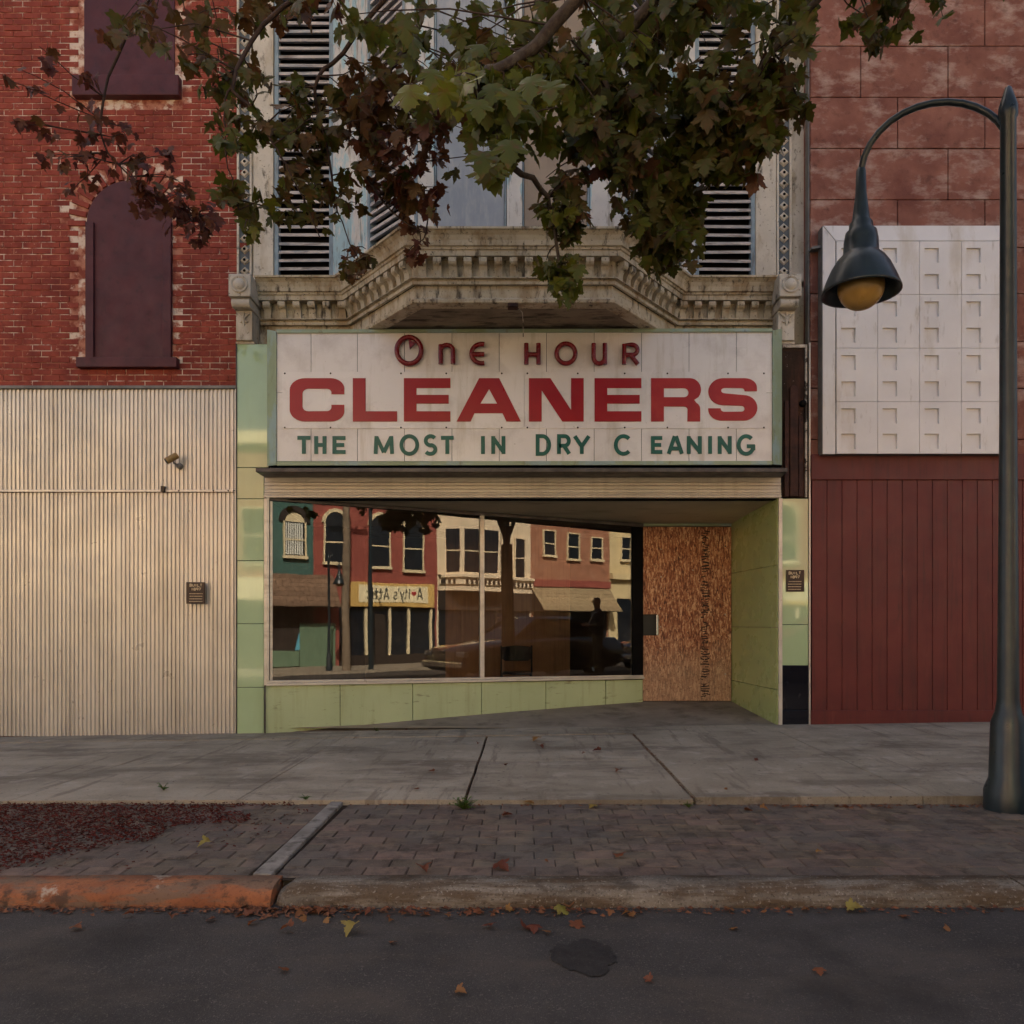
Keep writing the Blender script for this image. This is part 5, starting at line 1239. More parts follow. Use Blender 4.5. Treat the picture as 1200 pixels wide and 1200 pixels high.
mb = MB(); mb.tube([(bxp.x - .04, 11.2, .32), (bxp.x - .03, 11.2, .40), (bxp.x + .03, 11.2, .40), (bxp.x + .04, 11.2, .32)], .006, 6); mb.build('handle', M['box_paper'], bxo)

# ------------------------------------------------------------------ parked sedans
def sedan(x0, y, lab, paint):
    """front bumper at x0, facing -x, centre line y"""
    z0 = rz(x0 + 2, y) + .0
    c = thing('parked_car', (x0 + 2.3, y, z0), lab, 'car', 'cars parked along the kerb')
    Mx = Matrix.Translation((x0, y, z0))
    hw = .88
    st = [(0, .32, .62, .78), (.12, .24, .72, .84), (.5, .20, .80, .88), (1.25, .2, .90, .88), (2.4, .2, .95, .88), (3.7, .2, .97, .88), (4.4, .24, .95, .86), (4.65, .32, .84, .8)]
    mb = MB(Mx); pts = []
    for (x, zb_, zt_, h_) in st:
        zm = (zb_ + zt_) / 2
        ring = [(-h_ * .9, zb_), (-h_, zb_ + .08), (-h_ - .01, zm), (-h_ * .97, zt_ - .06), (-h_ * .88, zt_), (0, zt_ + .03), (h_ * .88, zt_), (h_ * .97, zt_ - .06), (h_ + .01, zm), (h_, zb_ + .08), (h_ * .9, zb_)]
        pts += [(x, a, b_) for a, b_ in ring]
    n = 11
    mb.add(pts, [(i * n + j, i * n + (j + 1) % n, (i + 1) * n + (j + 1) % n, (i + 1) * n + j) for i in range(len(st) - 1) for j in range(n)], True)
    mb.add(pts[:n], [tuple(range(n))]); mb.add(pts[-n:], [tuple(range(n))]); mb.build('body', M[paint], c)
    cab = [(1.35, .93, .76), (2.15, 1.40, .58), (3.2, 1.42, .58), (4.05, .97, .74)]
    mb = MB(Mx); g = MB(Mx)
    lo = [(1.30, .92), (4.10, .96)]
    a0 = [(1.30, -.76, .92), (1.30, .76, .92), (2.12, .57, 1.38), (2.12, -.57, 1.38)]
    a1 = [(4.10, .74, .96), (4.10, -.74, .96), (3.25, -.56, 1.40), (3.25, .56, 1.40)]
    mb.add(a0 + a1, [(3, 2, 7, 6)]);
    mb.add([(2.12, -.57, 1.38), (2.12, .57, 1.38), (3.25, .56, 1.40), (3.25, -.56, 1.40), (2.16, -.5, 1.43), (2.16, .5, 1.43), (3.2, .5, 1.45), (3.2, -.5, 1.45)], [(0, 1, 5, 4), (1, 2, 6, 5), (2, 3, 7, 6), (3, 0, 4, 7), (4, 5, 6, 7)], True)
    mb.build('roof', M[paint], c)
    for nm, f in (('windscreen', a0), ('rear_window', a1)):
        q = MB(Mx); q.add(f, [(0, 1, 2, 3)]); q.build(nm, M['car_glass'], c)
    for sg in (-1, 1):
        q = MB(Mx); q.add([(1.30, sg * .765, .92), (4.10, sg * .745, .96), (3.25, sg * .565, 1.40), (2.12, sg * .575, 1.38)], [(0, 1, 2, 3)]); q.build('side_window', M['car_glass'], c)
        for xa, za, xb_, zb_ in ((1.28, .93, 2.12, 1.40), (2.72, .95, 2.70, 1.42), (4.1, .97, 3.25, 1.42)):
            q = MB(Mx); q.tube([(xa, sg * .765, za), (xb_, sg * .575, zb_)], .03, 6); q.build('pillar', M[paint], c)
        q = MB(Mx); q.box(-.01, .12, sg * .66 - .17, sg * .66 + .17, .56, .68); q.build('headlight', M['head_lens'], c, bevel=.03)
        q = MB(Mx); q.box(4.56, 4.68, sg * .62 - .18, sg * .62 + .18, .66, .80); q.build('tail_light', M['tail_lens'], c, bevel=.02)
        q = MB(Mx); q.box(1.65, 1.8, sg * .98 - .09, sg * .98 + .09, .95, 1.07); q.build('mirror', M[paint], c, bevel=.03)
        for xw_ in (.85, 3.7):
            wl = thing('wheel', (0, 0, 0)); wl.parent = c; wl.location = Vector((x0 + xw_, y + sg * .78, z0 + .31)) - wloc(c)
            wc_ = Vector((x0 + xw_, y + sg * .78, z0 + .31))
            q = MB(); q.lathe([(.19, -.1), (.28, -.105), (.31, -.08), (.315, 0), (.31, .08), (.28, .105), (.19, .1)], wc_, 28, 'y'); q.build('tyre', M['tyre'], wl)
            q = MB(); q.lathe([(.0, sg * .07), (.06, sg * .08), (.15, sg * .06), (.19, sg * .098), (.2, sg * .098)], wc_, 20, 'y'); q.build('rim', M['chrome'], wl)
    q = MB(Mx); q.box(-.07, .1, -.84, .84, .30, .47); q.build('front_bumper', M['chrome'], c, bevel=.04)
    for k in range(5):
        q = MB(Mx); q.box(-.012, .05, -.42, .42, .52 + k * .035, .535 + k * .035); q.build('grille_bar', M['chrome'], c)
    q = MB(Mx); q.box(4.55, 4.72, -.84, .84, .34, .5); q.build('rear_bumper', M['chrome'], c, bevel=.04)
sedan(RX(503, 1.9) + .1, 2.35, 'black older sedan with chrome bumpers parked nearest the boarded shop door', 'car_black')
sedan(RX(503, 1.9) + 5.9, 2.3, 'dark blue sedan parked behind the black sedan', 'car_blue')

# ------------------------------------------------------------------ person on the brick strip (reflected in the glass)
def person(px, py, pz, face):
    root = thing('person', (px, py, pz), 'person in a dark jacket and light trousers standing with a white strap across the chest', 'person', rz=face)
    V = {'pelvis': (0, 0, .95), 'waist': (0, 0, 1.1), 'chest': (0, 0, 1.32), 'neck': (0, .0, 1.47), 'headb': (0, -.01, 1.56), 'head': (0, -.02, 1.66), 'crown': (0, -.01, 1.74)}
    R = {'pelvis': .15, 'waist': .14, 'chest': .165, 'neck': .06, 'headb': .075, 'head': .098, 'crown': .07}
    E = [('pelvis', 'waist'), ('waist', 'chest'), ('chest', 'neck'), ('neck', 'headb'), ('headb', 'head'), ('head', 'crown')]
    for s_, sg in (('l', -1), ('r', 1)):
        for nme, co, r in (('hip', (sg * .10, 0, .88), .10), ('knee', (sg * .11, -.02, .48), .062), ('ankle', (sg * .115, .02, .09), .045), ('toe', (sg * .125, -.14, .04), .04),
                           ('sh', (sg * .19, 0, 1.40), .065), ('el', (sg * .26, -.02, 1.13), .047), ('wr', (sg * .16, -.24, 1.12), .034), ('hand', (sg * .10, -.30, 1.14), .036)):
            V[nme + s_] = co; R[nme + s_] = r
        E += [('pelvis', 'hip' + s_), ('hip' + s_, 'knee' + s_), ('knee' + s_, 'ankle' + s_), ('ankle' + s_, 'toe' + s_), ('chest', 'sh' + s_), ('sh' + s_, 'el' + s_), ('el' + s_, 'wr' + s_), ('wr' + s_, 'hand' + s_)]
        for k in range(5):
            a, b_ = f'f{k}a' + s_, f'f{k}b' + s_
            if k == 4: V[a] = (sg * .085, -.29, 1.175); V[b_] = (sg * .06, -.31, 1.20)
            else: V[a] = (sg * .07, -.335, 1.165 - .017 * k); V[b_] = (sg * .035, -.35 + (.01 if k in (0, 3) else 0), 1.16 - .017 * k)
            R[a] = .0095; R[b_] = .008; E += [('hand' + s_, a), (a, b_)]
    keys = list(V); idx = {k: i for i, k in enumerate(keys)}
    me = bpy.data.meshes.new('body'); me.from_pydata([V[k] for k in keys], [(idx[a], idx[b_]) for a, b_ in E], [])
    tmp = bpy.data.objects.new('body', me); COL.objects.link(tmp)
    sk = tmp.modifiers.new('skin', 'SKIN'); sk.use_smooth_shade = True
    lay = me.skin_vertices[0].data if me.skin_vertices else None
    if lay is None:
        bm = bmesh.new(); bm.from_mesh(me); bm.verts.layers.skin.verify(); bm.to_mesh(me); bm.free(); lay = me.skin_vertices[0].data
    for k in keys:
        r = R[k]; lay[idx[k]].radius = (r * (1.25 if k in ('chest', 'waist', 'pelvis') else 1), r * (.8 if k in ('chest', 'waist', 'pelvis') else 1)); lay[idx[k]].use_root = (k == 'pelvis')
    su = tmp.modifiers.new('sub', 'SUBSURF'); su.levels = 2; su.render_levels = 2
    m2 = bpy.data.meshes.new_from_object(tmp.evaluated_get(bpy.context.evaluated_depsgraph_get()))
    bpy.data.objects.remove(tmp)
    for m_ in ('skin', 'jacket', 'trousers', 'black_vinyl', 'hair'): m2.materials.append(M[m_])
    for p in m2.polygons:
        c = p.center
        if c.z > 1.48: p.material_index = 4 if (c.z > 1.70 or (c.y > .015 and c.z > 1.56)) else 0
        elif c.y < -.255 and c.z > 1.0: p.material_index = 0
        elif c.z > .92: p.material_index = 1
        elif c.z > .085: p.material_index = 2
        else: p.material_index = 3
    m2.name = 'body'; body = link('body', m2, None, root)
    for sg in (-1, 1):
        mb = MB(); mb.lathe([(0, -.012), (.012, -.006), (.012, .006), (0, .012)], (sg * .036, -.108, 1.655), 10, 'y'); mb.build('eye', M['black_vinyl'], root, local=True)
        mb = MB(); mb.lathe([(0, -.014), (.02, -.008), (.026, .006), (0, .014)], (sg * .1, .0, 1.645), 10, 'x'); mb.build('ear', M['skin'], root, local=True)
    mb = MB(); mb.tube([(0, -.105, 1.665), (0, -.128, 1.63), (0, -.112, 1.622)], [.008, .014, .01], 8); mb.build('nose', M['skin'], root, local=True)
    mb = MB(); mb.tube([(-.025, -.098, 1.592), (0, -.106, 1.59), (.025, -.098, 1.592)], .006, 6); mb.build('mouth', M['heart_red'], root, local=True)
    mb = MB(); mb.tube([(-.16, .02, 1.44), (-.10, -.13, 1.38), (.04, -.165, 1.2), (.17, -.11, 1.03), (.2, .02, .98), (.05, .16, 1.15), (-.1, .13, 1.36)], .014, 8, True); mb.build('strap', M['strap'], root, local=True)
person(RX(700, 4.6), 4.6, -.03, math.radians(-70))

# ------------------------------------------------------------------ tree over the street
half = [(0, 0), (.06, -.04), (.2, -.10), (.3, -.05), (.41, -.06), (.42, .02), (.51, .06), (.40, .12), (.42, .18), (.54, .22), (.60, .31), (.74, .37), (.62, .42), (.60, .51), (.48, .47), (.40, .50), (.29, .45), (.29, .56), (.37, .64), (.26, .70), (.25, .80), (.14, .84), (.10, .92), (0, 1.05)]
OUT = half + [(-x, y) for x, y in half[-2:0:-1]]
def leaf_verts(size, curl, fold, rr):
    """maple leaf in local x (width) y (length) z; returns verts and faces"""
    vs = [(0, .28, 0)]; tw = rr.uniform(-.5, .5)
    for (x, y) in OUT:
        z = -fold * abs(x) - curl * (y - .2) ** 2 + .10 * math.sin(6 * x + tw * 5) * abs(x) + .05 * math.sin(9 * y + tw) * x
        vs.append((x, y, z))
    vs = [Vector(v) * size for v in vs]; n = len(OUT)
    return vs, [(0, 1 + i, 1 + (i + 1) % n) for i in range(n)]
LV = []
rr = random.Random(21)
for i in range(8):
    v, f = leaf_verts(1.0, rr.uniform(.1, .5), rr.uniform(.05, .5), rr)
    # petiole
    k = len(v); v = v + [Vector((-.012, .0, 0)), Vector((.012, 0, 0)), Vector((.008, -.5, -.05)), Vector((-.008, -.5, -.05))]; f = f + [(k, k + 1, k + 2, k + 3)]
    me = bpy.data.meshes.new('leaf'); me.from_pydata([tuple(q) for q in v], [], f); me.polygons.foreach_set('use_smooth', [True] * len(f)); me.materials.append(M['leaf_obj']); LV.append((me, v, f))
tree_p = Vector((3.66, 4.2, -.02))
tree = thing('maple_tree', tree_p, 'young maple tree with olive and rust leaves hanging over the sidewalk', 'tree')
fork = tree_p + Vector((-.08, .05, 2.75))
mb = MB(); tp = [tree_p + Vector((0, 0, -.1)), tree_p + Vector((.0, 0, .12)), tree_p + Vector((-.01, .01, 1.0)), tree_p + Vector((-.05, .03, 2.0)), fork]
mb.tube(tp, [.19, .145, .13, .12, .115], 16); mb.build('trunk', M['bark'], tree)
# limbs (world or photo-guided points), thickness base -> tip
def C(px, py, D): return P(px, py, D)
limbs = [
    ([fork, Vector((3.3, 4.2, 3.9)), Vector((2.6, 4.3, 5.0)), Vector((1.5, 4.5, 5.3)), C(740, 30, 4.7), C(700, 75, 4.8), C(713, 108, 4.8), C(716, 180, 4.8), C(737, 235, 4.85), C(760, 285, 4.9)], .06),
    ([Vector((2.6, 4.3, 5.0)), Vector((2.1, 4.7, 5.2)), C(905, 60, 5.0), C(870, 120, 5.0), C(820, 180, 5.0), C(780, 240, 5.0)], .03),
    ([fork, Vector((3.1, 4.0, 4.2)), Vector((2.0, 3.9, 5.2)), Vector((1.0, 3.9, 5.1)), C(650, 30, 4.2), C(600, 70, 4.2), C(560, 100, 4.1), C(590, 180, 4.3), C(640, 230, 4.6), C(655, 300, 4.7), C(652, 340, 4.7)], .055),
    ([Vector((2.0, 3.9, 5.2)), Vector((.6, 4.6, 5.6)), Vector((-.5, 5.0, 5.6)), C(490, 30, 5.4), C(440, 110, 5.5), C(425, 180, 5.6), C(450, 240, 5.6), C(500, 275, 5.6)], .035),
    ([Vector((-.5, 5.0, 5.6)), C(400, 60, 5.3), C(370, 100, 5.3), C(385, 190, 5.5), C(400, 260, 5.6), C(425, 315, 5.7)], .018),
    ([Vector((-.5, 5.0, 5.6)), C(330, 10, 5.2), C(275, 97, 5.1), C(300, 130, 5.1), C(325, 177, 5.1), C(342, 205, 5.1), C(375, 280, 5.2)], .018),
    ([C(275, 97, 5.1), C(262, 140, 5.1), C(270, 210, 5.15), C(282, 260, 5.2)], .009),
    ([fork, Vector((3.5, 4.0, 4.3)), Vector((3.2, 3.7, 5.4)), Vector((2.7, 3.5, 6.6))], .06),
    ([Vector((3.3, 4.2, 3.9)), Vector((3.1, 3.4, 4.2)), Vector((2.7, 2.6, 3.8)), Vector((2.2, 2.2, 3.4))], .03),
    ([fork, Vector((4.1, 4.2, 3.9)), Vector((4.6, 4.3, 4.9)), Vector((4.9, 4.4, 5.8))], .05),
    ([Vector((3.1, 4.0, 4.2)), Vector((2.0, 3.2, 5.4)), Vector((.8, 2.7, 6.0))], .035),
    ([Vector((-.5, 5.0, 5.6)), Vector((-1.9, 5.3, 5.9)), C(150, 40, 6.4), C(120, 160, 6.6), C(180, 230, 6.7), C(235, 255, 6.7)], .02),
]
nodes = []
def smooth(pts, n=5):
    out = []
    for i in range(len(pts) - 1):
        p0 = pts[max(i - 1, 0)]; p1 = pts[i]; p2 = pts[i + 1]; p3 = pts[min(i + 2, len(pts) - 1)]
        for k in range(n):
            t = k / n; out.append(.5 * ((2 * p1) + (p2 - p0) * t + (2 * p0 - 5 * p1 + 4 * p2 - p3) * t * t + (3 * p1 - p0 - 3 * p2 + p3) * t ** 3))
    out.append(pts[-1]); return out
rt = random.Random(8)
for pts, r in limbs:
    q = smooth([Vector(p) for p in pts]); k = len(q)
    q = [p + Vector((rt.uniform(-1, 1), rt.uniform(-1, 1), rt.uniform(-1, 1))) * .012 for p in q]
    mb = MB(); mb.tube(q, [max(.004, r * (1 - .93 * i / (k - 1))) for i in range(k)], 8); mb.build('limb', M['bark'] if r > .025 else M['twig_bark'], tree)
    nodes += q[4:]
# leaf clusters: px, py, half widths, depth range, count, tone, size range
CLU = [
    (850, 150, 66, 55, 4.7, 5.5, 230, .40, .09, .135), (905, 125, 36, 52, 4.8, 5.5, 110, .46, .09, .13), (800, 125, 60, 50, 4.6, 5.5, 150, .36, .09, .135), (785, 250, 46, 42, 4.8, 5.3, 150, .32, .085, .125), (760, 215, 40, 40, 4.7, 5.3, 60, .4, .08, .12), (740, 200, 30, 60, 4.6, 5.2, 50, .5, .07, .11), (800, 285, 30, 22, 4.8, 5.2, 40, .4, .075, .11),
    (770, 290, 30, 16, 4.8, 5.2, 26, .30, .07, .1), (735, 150, 36, 55, 4.5, 5.2, 70, .38, .08, .12), (652, 270, 18, 62, 4.5, 4.9, 60, .22, .06, .1), (655, 335, 16, 22, 4.6, 4.9, 22, .18, .06, .095),
    (680, 190, 46, 60, 4.4, 5.2, 95, .5, .07, .11), (570, 150, 60, 50, 4.6, 5.6, 70, .42, .08, .12), (540, 115, 50, 30, 4.4, 5.6, 60, .5, .08, .12), (640, 130, 60, 50, 3.9, 5.0, 90, .22, .09, .14), (560, 110, 50, 30, 3.3, 4.2, 34, .10, .11, .14), (600, 165, 30, 40, 3.8, 4.4, 16, .12, .11, .14),
    (450, 170, 52, 60, 5.2, 6.2, 150, .74, .07, .11), (505, 225, 30, 30, 5.2, 5.9, 46, .82, .06, .095), (520, 150, 36, 40, 5.2, 5.9, 50, .72, .07, .1), (490, 285, 22, 22, 5.4, 5.9, 20, .85, .06, .09), (400, 150, 45, 52, 5.1, 6.0, 95, .5, .07, .11), (345, 150, 36, 58, 4.9, 5.6, 80, .42, .07, .115), (355, 235, 30, 30, 5.0, 5.6, 30, .42, .07, .1),
    (272, 170, 26, 62, 4.8, 5.4, 46, .45, .07, .11), (290, 245, 26, 24, 5.0, 5.4, 20, .36, .07, .1), (415, 305, 26, 18, 5.5, 5.9, 34, .55, .055, .085), (395, 245, 30, 26, 5.3, 5.8, 26, .5, .06, .09),
    (228, 250, 34, 28, 6.4, 7.0, 95, .93, .055, .09), (200, 215, 20, 40, 6.4, 7.0, 40, .93, .055, .09), (130, 200, 60, 60, 6.2, 7.0, 90, .92, .06, .095), (60, 120, 60, 70, 6.0, 6.8, 60, .9, .06, .1),
    (300, 95, 60, 20, 4.8, 5.6, 50, .45, .07, .11), (440, 95, 60, 22, 4.8, 5.8, 60, .6, .07, .11), (570, 90, 70, 20, 4.0, 5.2, 60, .25, .08, .13), (700, 95, 60, 22, 4.4, 5.4, 80, .3, .08, .12), (850, 95, 80, 20, 4.6, 5.4, 80, .35, .08, .12),
    (700, 35, 330, 42, 4.2, 5.6, 480, .34, .085, .125), (260, 30, 160, 45, 4.8, 6.0, 150, .55, .075, .115), (1060, 30, 60, 40, 4.6, 5.4, 60, .35, .08, .12),
]
leaves = []
twigs = MB()
def nearest(p):
    return min(nodes, key=lambda q: (q - p).length_squared + (.5 if q.z < p.z - .15 else 0))
def add_twig_cluster(gen, n, tone, s0, s1, per=7):
    done = 0
    while done < n:
        c = gen(); b = nearest(c); d = c - b
        if d.length > 1.6:
            c = b + d * (1.6 / d.length); d = c - b
        if d.length < .05: d = Vector((.05, 0, -.05))
        mid = b + d * .5 + Vector((0, 0, .06 * d.length)) + Vector((rt.uniform(-1, 1), rt.uniform(-1, 1), rt.uniform(-.6, .6))) * .05
        pth = [b, b.lerp(mid, .55), mid, mid.lerp(c, .6) + Vector((0, 0, .01)), c]
        twigs.tube(pth, [.006, .005, .0042, .0034, .0022], 5, cap=False)
        for _ in range(per):
            t = rt.random() ** .6
            base = (mid.lerp(c, t) if rt.random() < .85 else b.lerp(mid, .3 + .7 * t)) + Vector((rt.uniform(-1, 1), rt.uniform(-1, 1), rt.uniform(-1, .6))) * .07
            leaves.append((base, rt.uniform(s0, s1), cl(rt.gauss(tone, .13), 0.05, 1))); done += 1
for (px, py, sx_, sy_, d0, d1, n, tone, s0, s1) in CLU:
    def gen():
        while True:
            u, v = rt.uniform(-1, 1), rt.uniform(-1, 1)
            if u * u + v * v < 1: return P(px + u * sx_, py + v * sy_, rt.uniform(d0, d1))
    add_twig_cluster(gen, n, tone, s0, s1)
def gen_up():
    while True:
        v = Vector((rt.uniform(-1, 1), rt.uniform(-1, 1), rt.uniform(-1, 1)))
        if v.length < 1:
            p = Vector((2.5 + v.x * 2.6, 3.8 + v.y * 1.7, 5.9 + v.z * 1.5))
            if (p.z - EZ) / p.y * F > 740: return p
add_twig_cluster(gen_up, 1300, .4, .09, .13, 9)
def gen_low():
    while True:
        v = Vector((rt.uniform(-1, 1), rt.uniform(-1, 1), rt.uniform(-1, 1)))
        if v.length < 1: return Vector((2.45 + v.x * .75, 2.3 + v.y * .4, 3.35 + v.z * .38))
add_twig_cluster(gen_low, 330, .4, .09, .13, 9)
tag(twigs.build('twig_mass', M['twig_bark'], tree, fix=False), kind='stuff')
# a few large leaves close to the lens, as in the photograph
for (px, py, D, s_, tone) in ((480, 116, 3.1, .125, .03), (598, 180, 3.3, .125, .24), (566, 192, 3.4, .12, .26), (600, 122, 3.0, .11, .2), (560, 130, 3.2, .10, .2), (622, 105, 3.0, .11, .2), (645, 110, 3.3, .11, .24), (505, 92, 3.2, .09, .2)):
    leaves.append((P(px, py, D) + Vector((0, 0, s_ * .45)), s_, tone, True))
allL = sorted(leaves, key=lambda l: -(l[1] / l[0].y if 60 < (HY - (l[0].z - EZ) / l[0].y * F) else 0))
mass = MB(); tones = []
for i, l in enumerate(allL):
    base, s_, tone = l[:3]
    yaw = rt.uniform(0, 2 * math.pi); pitch = rt.gauss(-62, 24); roll = rt.gauss(0, 28)
    if len(l) > 3: yaw = rt.uniform(-.5, .5) + math.pi; pitch = -72; roll = rt.uniform(-12, 12)
    Rm = Matrix.Rotation(yaw, 4, 'Z') @ Matrix.Rotation(math.radians(pitch), 4, 'X') @ Matrix.Rotation(math.radians(roll), 4, 'Y')
    me, v, f = LV[i % 8]
    if i < 298:
        o = link('leaf', me, None, tree, base - tree.location, Rm.to_euler()); o.scale = (s_, s_, s_); o['tone'] = tone
    else:
        T_ = Matrix.Translation(base) @ Rm
        mass.add([T_ @ (q * s_) for q in v], f, True); tones += [tone] * len(f)
lm = mass.build('foliage', M['leaf_attr'], tree, fix=False); tag(lm, kind='stuff')
at = lm.data.attributes.new('tone', 'FLOAT', 'FACE'); at.data.foreach_set('value', tones)

# ------------------------------------------------------------------ fallen leaves, litter, mulch, weeds
dry = []
rd = random.Random(31)
for i in range(6):
    v, f = leaf_verts(1.0, rd.uniform(.3, 1.0), rd.uniform(-.8, .7), rd); k = len(v)
    v = [Vector((q.x, q.y - .35, q.z + .12)) for q in v]
    zmin = min(q.z for q in v); v = [Vector((q.x, q.y, (q.z - zmin) * .55 + .01)) for q in v]
    v += [Vector((-.02, -.35, .06)), Vector((.02, -.35, .06)), Vector((.0, -.85, .02))]; f = f + [(k, k + 1, k + 2)]
    me = bpy.data.meshes.new('fallen_leaf'); me.from_pydata([tuple(q) for q in v], [], f); me.polygons.foreach_set('use_smooth', [True] * len(f)); me.materials.append(M['dry_leaf']); dry.append(me)
def groundz(x, y):
    if y < 3.45: return rz(x, y)
    if y < 3.63: return -.008
    if y < 5.15: return sz(x, y)
    return gz(x, y) + .004
def fallen(px, py, s_, tone, lab, grp, tilt=0.25):
    # walk along the pixel ray to the ground
    D = 3.0
    for _ in range(40):
        x = (px - CX) / F * D; z = groundz(x, D); D = (EZ - z) * F / (py - HY)
    x = (px - CX) / F * D
    o = link('fallen_leaf', dry[rd.randrange(6)], None, None, (x, D, groundz(x, D) + .003), (rd.gauss(0, tilt), rd.gauss(0, tilt), rd.uniform(0, 6.28)))
    o.scale = (s_, s_, s_ * rd.uniform(.8, 1.5)); o['tone'] = tone
    hue_ = 'yellow green' if tone < .2 else 'tan' if tone < .55 else 'brown' if tone < .82 else 'dark rust brown'
    tag(o, lab.replace('dry leaf', hue_ + ' dry leaf'), 'leaf', hue_ + ' ' + grp)
GUT = 'dry leaf lying in the gutter at the foot of the kerb'; PAV = 'dry leaf lying on the brick pavers'; WLK = 'dry leaf lying on the concrete sidewalk'; BED = 'dry leaf beside the mulch bed'
for (px, py, s_, t) in ((629, 868, .09, .35), (634, 877, .06, .95), (700, 881, .07, .95), (613, 837, .05, .8), (725, 905, .05, .9), (684, 884, .03, .9), (592, 898, .04, .9), (506, 905, .045, .8), (488, 926, .04, .8), (886, 892, .045, .95), (850, 926, .04, .5), (476, 855, .03, .7), (740, 845, .03, .8), (560, 872, .03, .8)):
    fallen(px, py, s_, t, WLK, 'leaves on the sidewalk', .12)
for (px, py, s_, t) in ((588, 1019, .075, .95), (594, 957, .06, .9), (620, 943, .06, .4), (695, 941, .055, .15), (497, 1022, .06, .85), (728, 1005, .05, .8), (895, 951, .05, .5), (640, 1010, .02, .6), (240, 993, .06, .1), (876, 950, .05, .7), (960, 1000, .03, .3)):
    fallen(px, py, s_, t, PAV, 'leaves on the brick pavers', .25)
for (px, py, s_, t) in ((414, 1066, .085, .12), (433, 1071, .06, .85), (292, 1072, .07, .8), (296, 1084, .06, .75), (247, 1080, .06, .8), (336, 1066, .075, .75), (350, 1072, .06, .6), (376, 1070, .07, .7), (355, 1078, .05, .5), (383, 1080, .05, .4), (478, 1071, .06, .85), (497, 1072, .06, .8), (525, 1076, .05, .6), (549, 1071, .055, .75),
                        (560, 1070, .06, .7), (574, 1062, .075, .95), (596, 1067, .06, .3), (615, 1062, .085, .95), (626, 1064, .08, .95), (657, 1069, .085, .03), (668, 1068, .085, .6), (676, 1085, .09, .75), (640, 1095, .05, .55), (460, 1107, .05, .7), (455, 1080, .045, .6), (715, 1071, .05, .6), (735, 1073, .06, .5), (855, 1068, .06, .55), (860, 1063, .06, .5), (944, 1068, .05, .6), (1001, 1067, .075, .08), (895, 1071, .04, .6), (740, 1074, .05, .5),
                        (150, 1075, .06, .8), (90, 1090, .07, .7), (200, 1078, .05, .8), (1060, 1075, .06, .7), (1110, 1090, .06, .5), (330, 1140, .06, .7), (760, 1150, .05, .8), (540, 1165, .06, .5), (960, 1140, .06, .7)):
    fallen(px, py, s_ * (.8 if t < .2 else .62), t, GUT, 'leaves in the gutter', .3)
# crumbled litter: gutter, joints, bed
lit = MB()
def crumb(x, y, s_):
    z = groundz(x, y) + .003; a = rd.uniform(0, 6.28); c, d = math.cos(a) * s_, math.sin(a) * s_; h = rd.uniform(.1, .7) * s_
    lit.add([(x - c, y - d, z), (x + d * .4, y - c * .4, z + h), (x + c, y + d, z + h * .3), (x - d * .4, y + c * .4, z)], [(0, 1, 2, 3)])
for i in range(160): crumb(rd.gauss(-1.0, .16), 3.44 - abs(rd.gauss(0, .05)), rd.uniform(.008, .026))
for i in range(1000): crumb(rd.uniform(-3.2, 3.4) if rd.random() < .7 else rd.gauss(-.9, .7), 3.44 - abs(rd.gauss(0, .035)), rd.uniform(.004, .02))
for i in range(420): crumb(rd.uniform(-3.4, 3.6), 5.13 - abs(rd.gauss(0, .03)), rd.uniform(.004, .015))
for i in range(160): crumb(rd.uniform(1.6, 3.6), 5.10 - abs(rd.gauss(0, .04)), rd.uniform(.008, .025))
for i in range(220):
    t = rd.random(); crumb(lerp(1.03, 1.09, 0) + .065 + rd.gauss(0, .006), lerp(8.1, 5.15, t), rd.uniform(.004, .012))
for i in range(90): crumb(-.393 + rd.gauss(0, .006), lerp(8.1, 5.15, rd.random()), rd.uniform(.003, .009))
for i in range(260): crumb(rd.uniform(-3, 3.2), rd.uniform(3.65, 8.5), rd.uniform(.002, .006))
tag(lit.build('leaf_litter', M['litter'], fix=False), 'crumbled brown leaf litter along the gutter and pavement joints', 'leaf litter', kind='stuff')
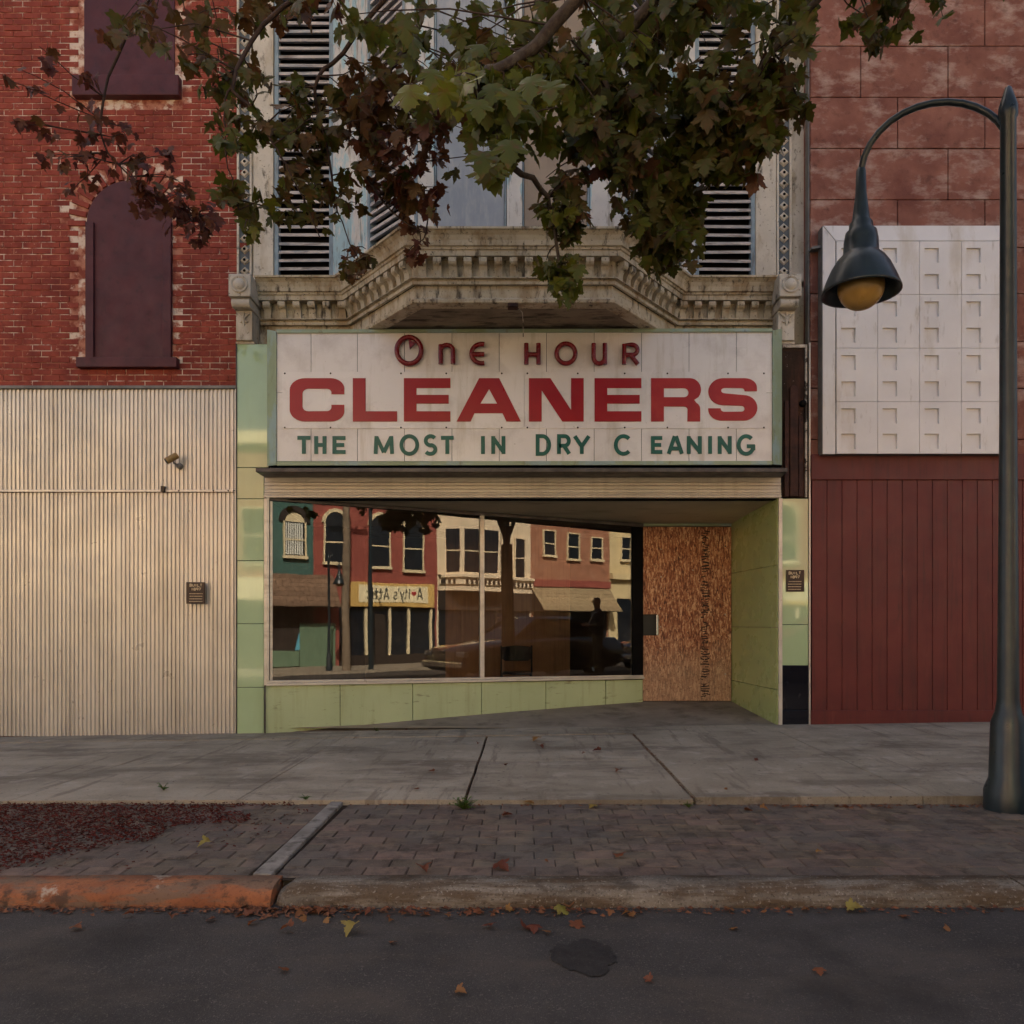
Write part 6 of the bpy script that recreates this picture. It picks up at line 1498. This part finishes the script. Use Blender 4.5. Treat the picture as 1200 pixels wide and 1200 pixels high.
# mulch bed, spilling over the left pavers
mu = MB()
def in_bed(x, y):
    v = mnoise.noise(Vector((x * 2.3, y * 3.1, 9)))
    e = -1.95 + .38 * v + (y - 4.4) * .55
    return x < e
n_ = 0
while n_ < 17000:
    x = rd.uniform(-4.6, -1.35); y = rd.uniform(3.66, 5.12)
    dens = in_bed(x, y)
    if not dens and rd.random() > .05: continue
    if x > -2.2 and y < 4.2 and rd.random() > .18: continue
    s_ = rd.uniform(.003, .012); z = sz(x, y) + rd.uniform(0, .018 if dens else .004); a = rd.uniform(0, 6.28); c, d = math.cos(a) * s_, math.sin(a) * s_
    mu.add([(x - c - d * .25, y - d + c * .25, z), (x - c + d * .25, y - d - c * .25, z + .004), (x + c + d * .25, y + d - c * .25, z + rd.uniform(0, .012)), (x + c - d * .25, y + d + c * .25, z + .003)], [(0, 1, 2, 3)]); n_ += 1
tag(mu.build('mulch', M['mulch'], fix=False), 'dark red wood mulch scattered over the pavers at the orange kerb', 'mulch', kind='stuff')
def weed(px, py, n, h, lab, tone=.4):
    D = 5.0
    for _ in range(30):
        x = (px - CX) / F * D; D = (EZ - groundz(x, D)) * F / (py - HY)
    x = (px - CX) / F * D; z = groundz(x, D)
    w_ = thing('weed', (x, D, z), lab, 'weed'); mb = MB(); st = MB()
    for i in range(n):
        a = rd.uniform(0, 6.28); r = h * rd.uniform(.2, .9); tip = Vector((x + math.cos(a) * r, D + math.sin(a) * r * .6, z + h * rd.uniform(.15, 1) * (1 - .5 * r / h)))
        st.tube([(x, D, z), ((x + tip.x) / 2, (D + tip.y) / 2, (z + tip.z) / 2 + .01), tip], [.0022, .0018, .001], 5, cap=False)
        for k in range(4):
            c = Vector((x, D, z)).lerp(tip, .4 + .2 * k); b_ = rd.uniform(0, 6.28); s_ = h * rd.uniform(.14, .24); d = Vector((math.cos(b_), math.sin(b_), rd.uniform(.1, .7))).normalized() * s_; e = d.cross(Vector((0, 0, 1))).normalized() * s_ * .42
            mb.add([c, c + d * .5 + e, c + d, c + d * .5 - e], [(0, 1, 2, 3)])
    o = mb.build('foliage', M['weed_leaf'], w_, fix=False); o['tone'] = tone; tag(o, kind='stuff'); st.build('stem', M['weed_leaf'], w_, fix=False)
weed(543, 942, 44, .10, 'green weed tuft growing at the dark joint between two sidewalk slabs')
weed(358, 942, 12, .05, 'small green weed where the pavers meet the sidewalk by the pale band', .3)
weed(807, 939, 20, .05, 'dry mossy weed at the end of the littered slab joint', .9)
weed(192, 926, 14, .07, 'leafy weed at the back edge of the red mulch', .35)
weed(441, 857, 10, .05, 'thin dry weed at the foot of the green tiled wall under the window', .9)
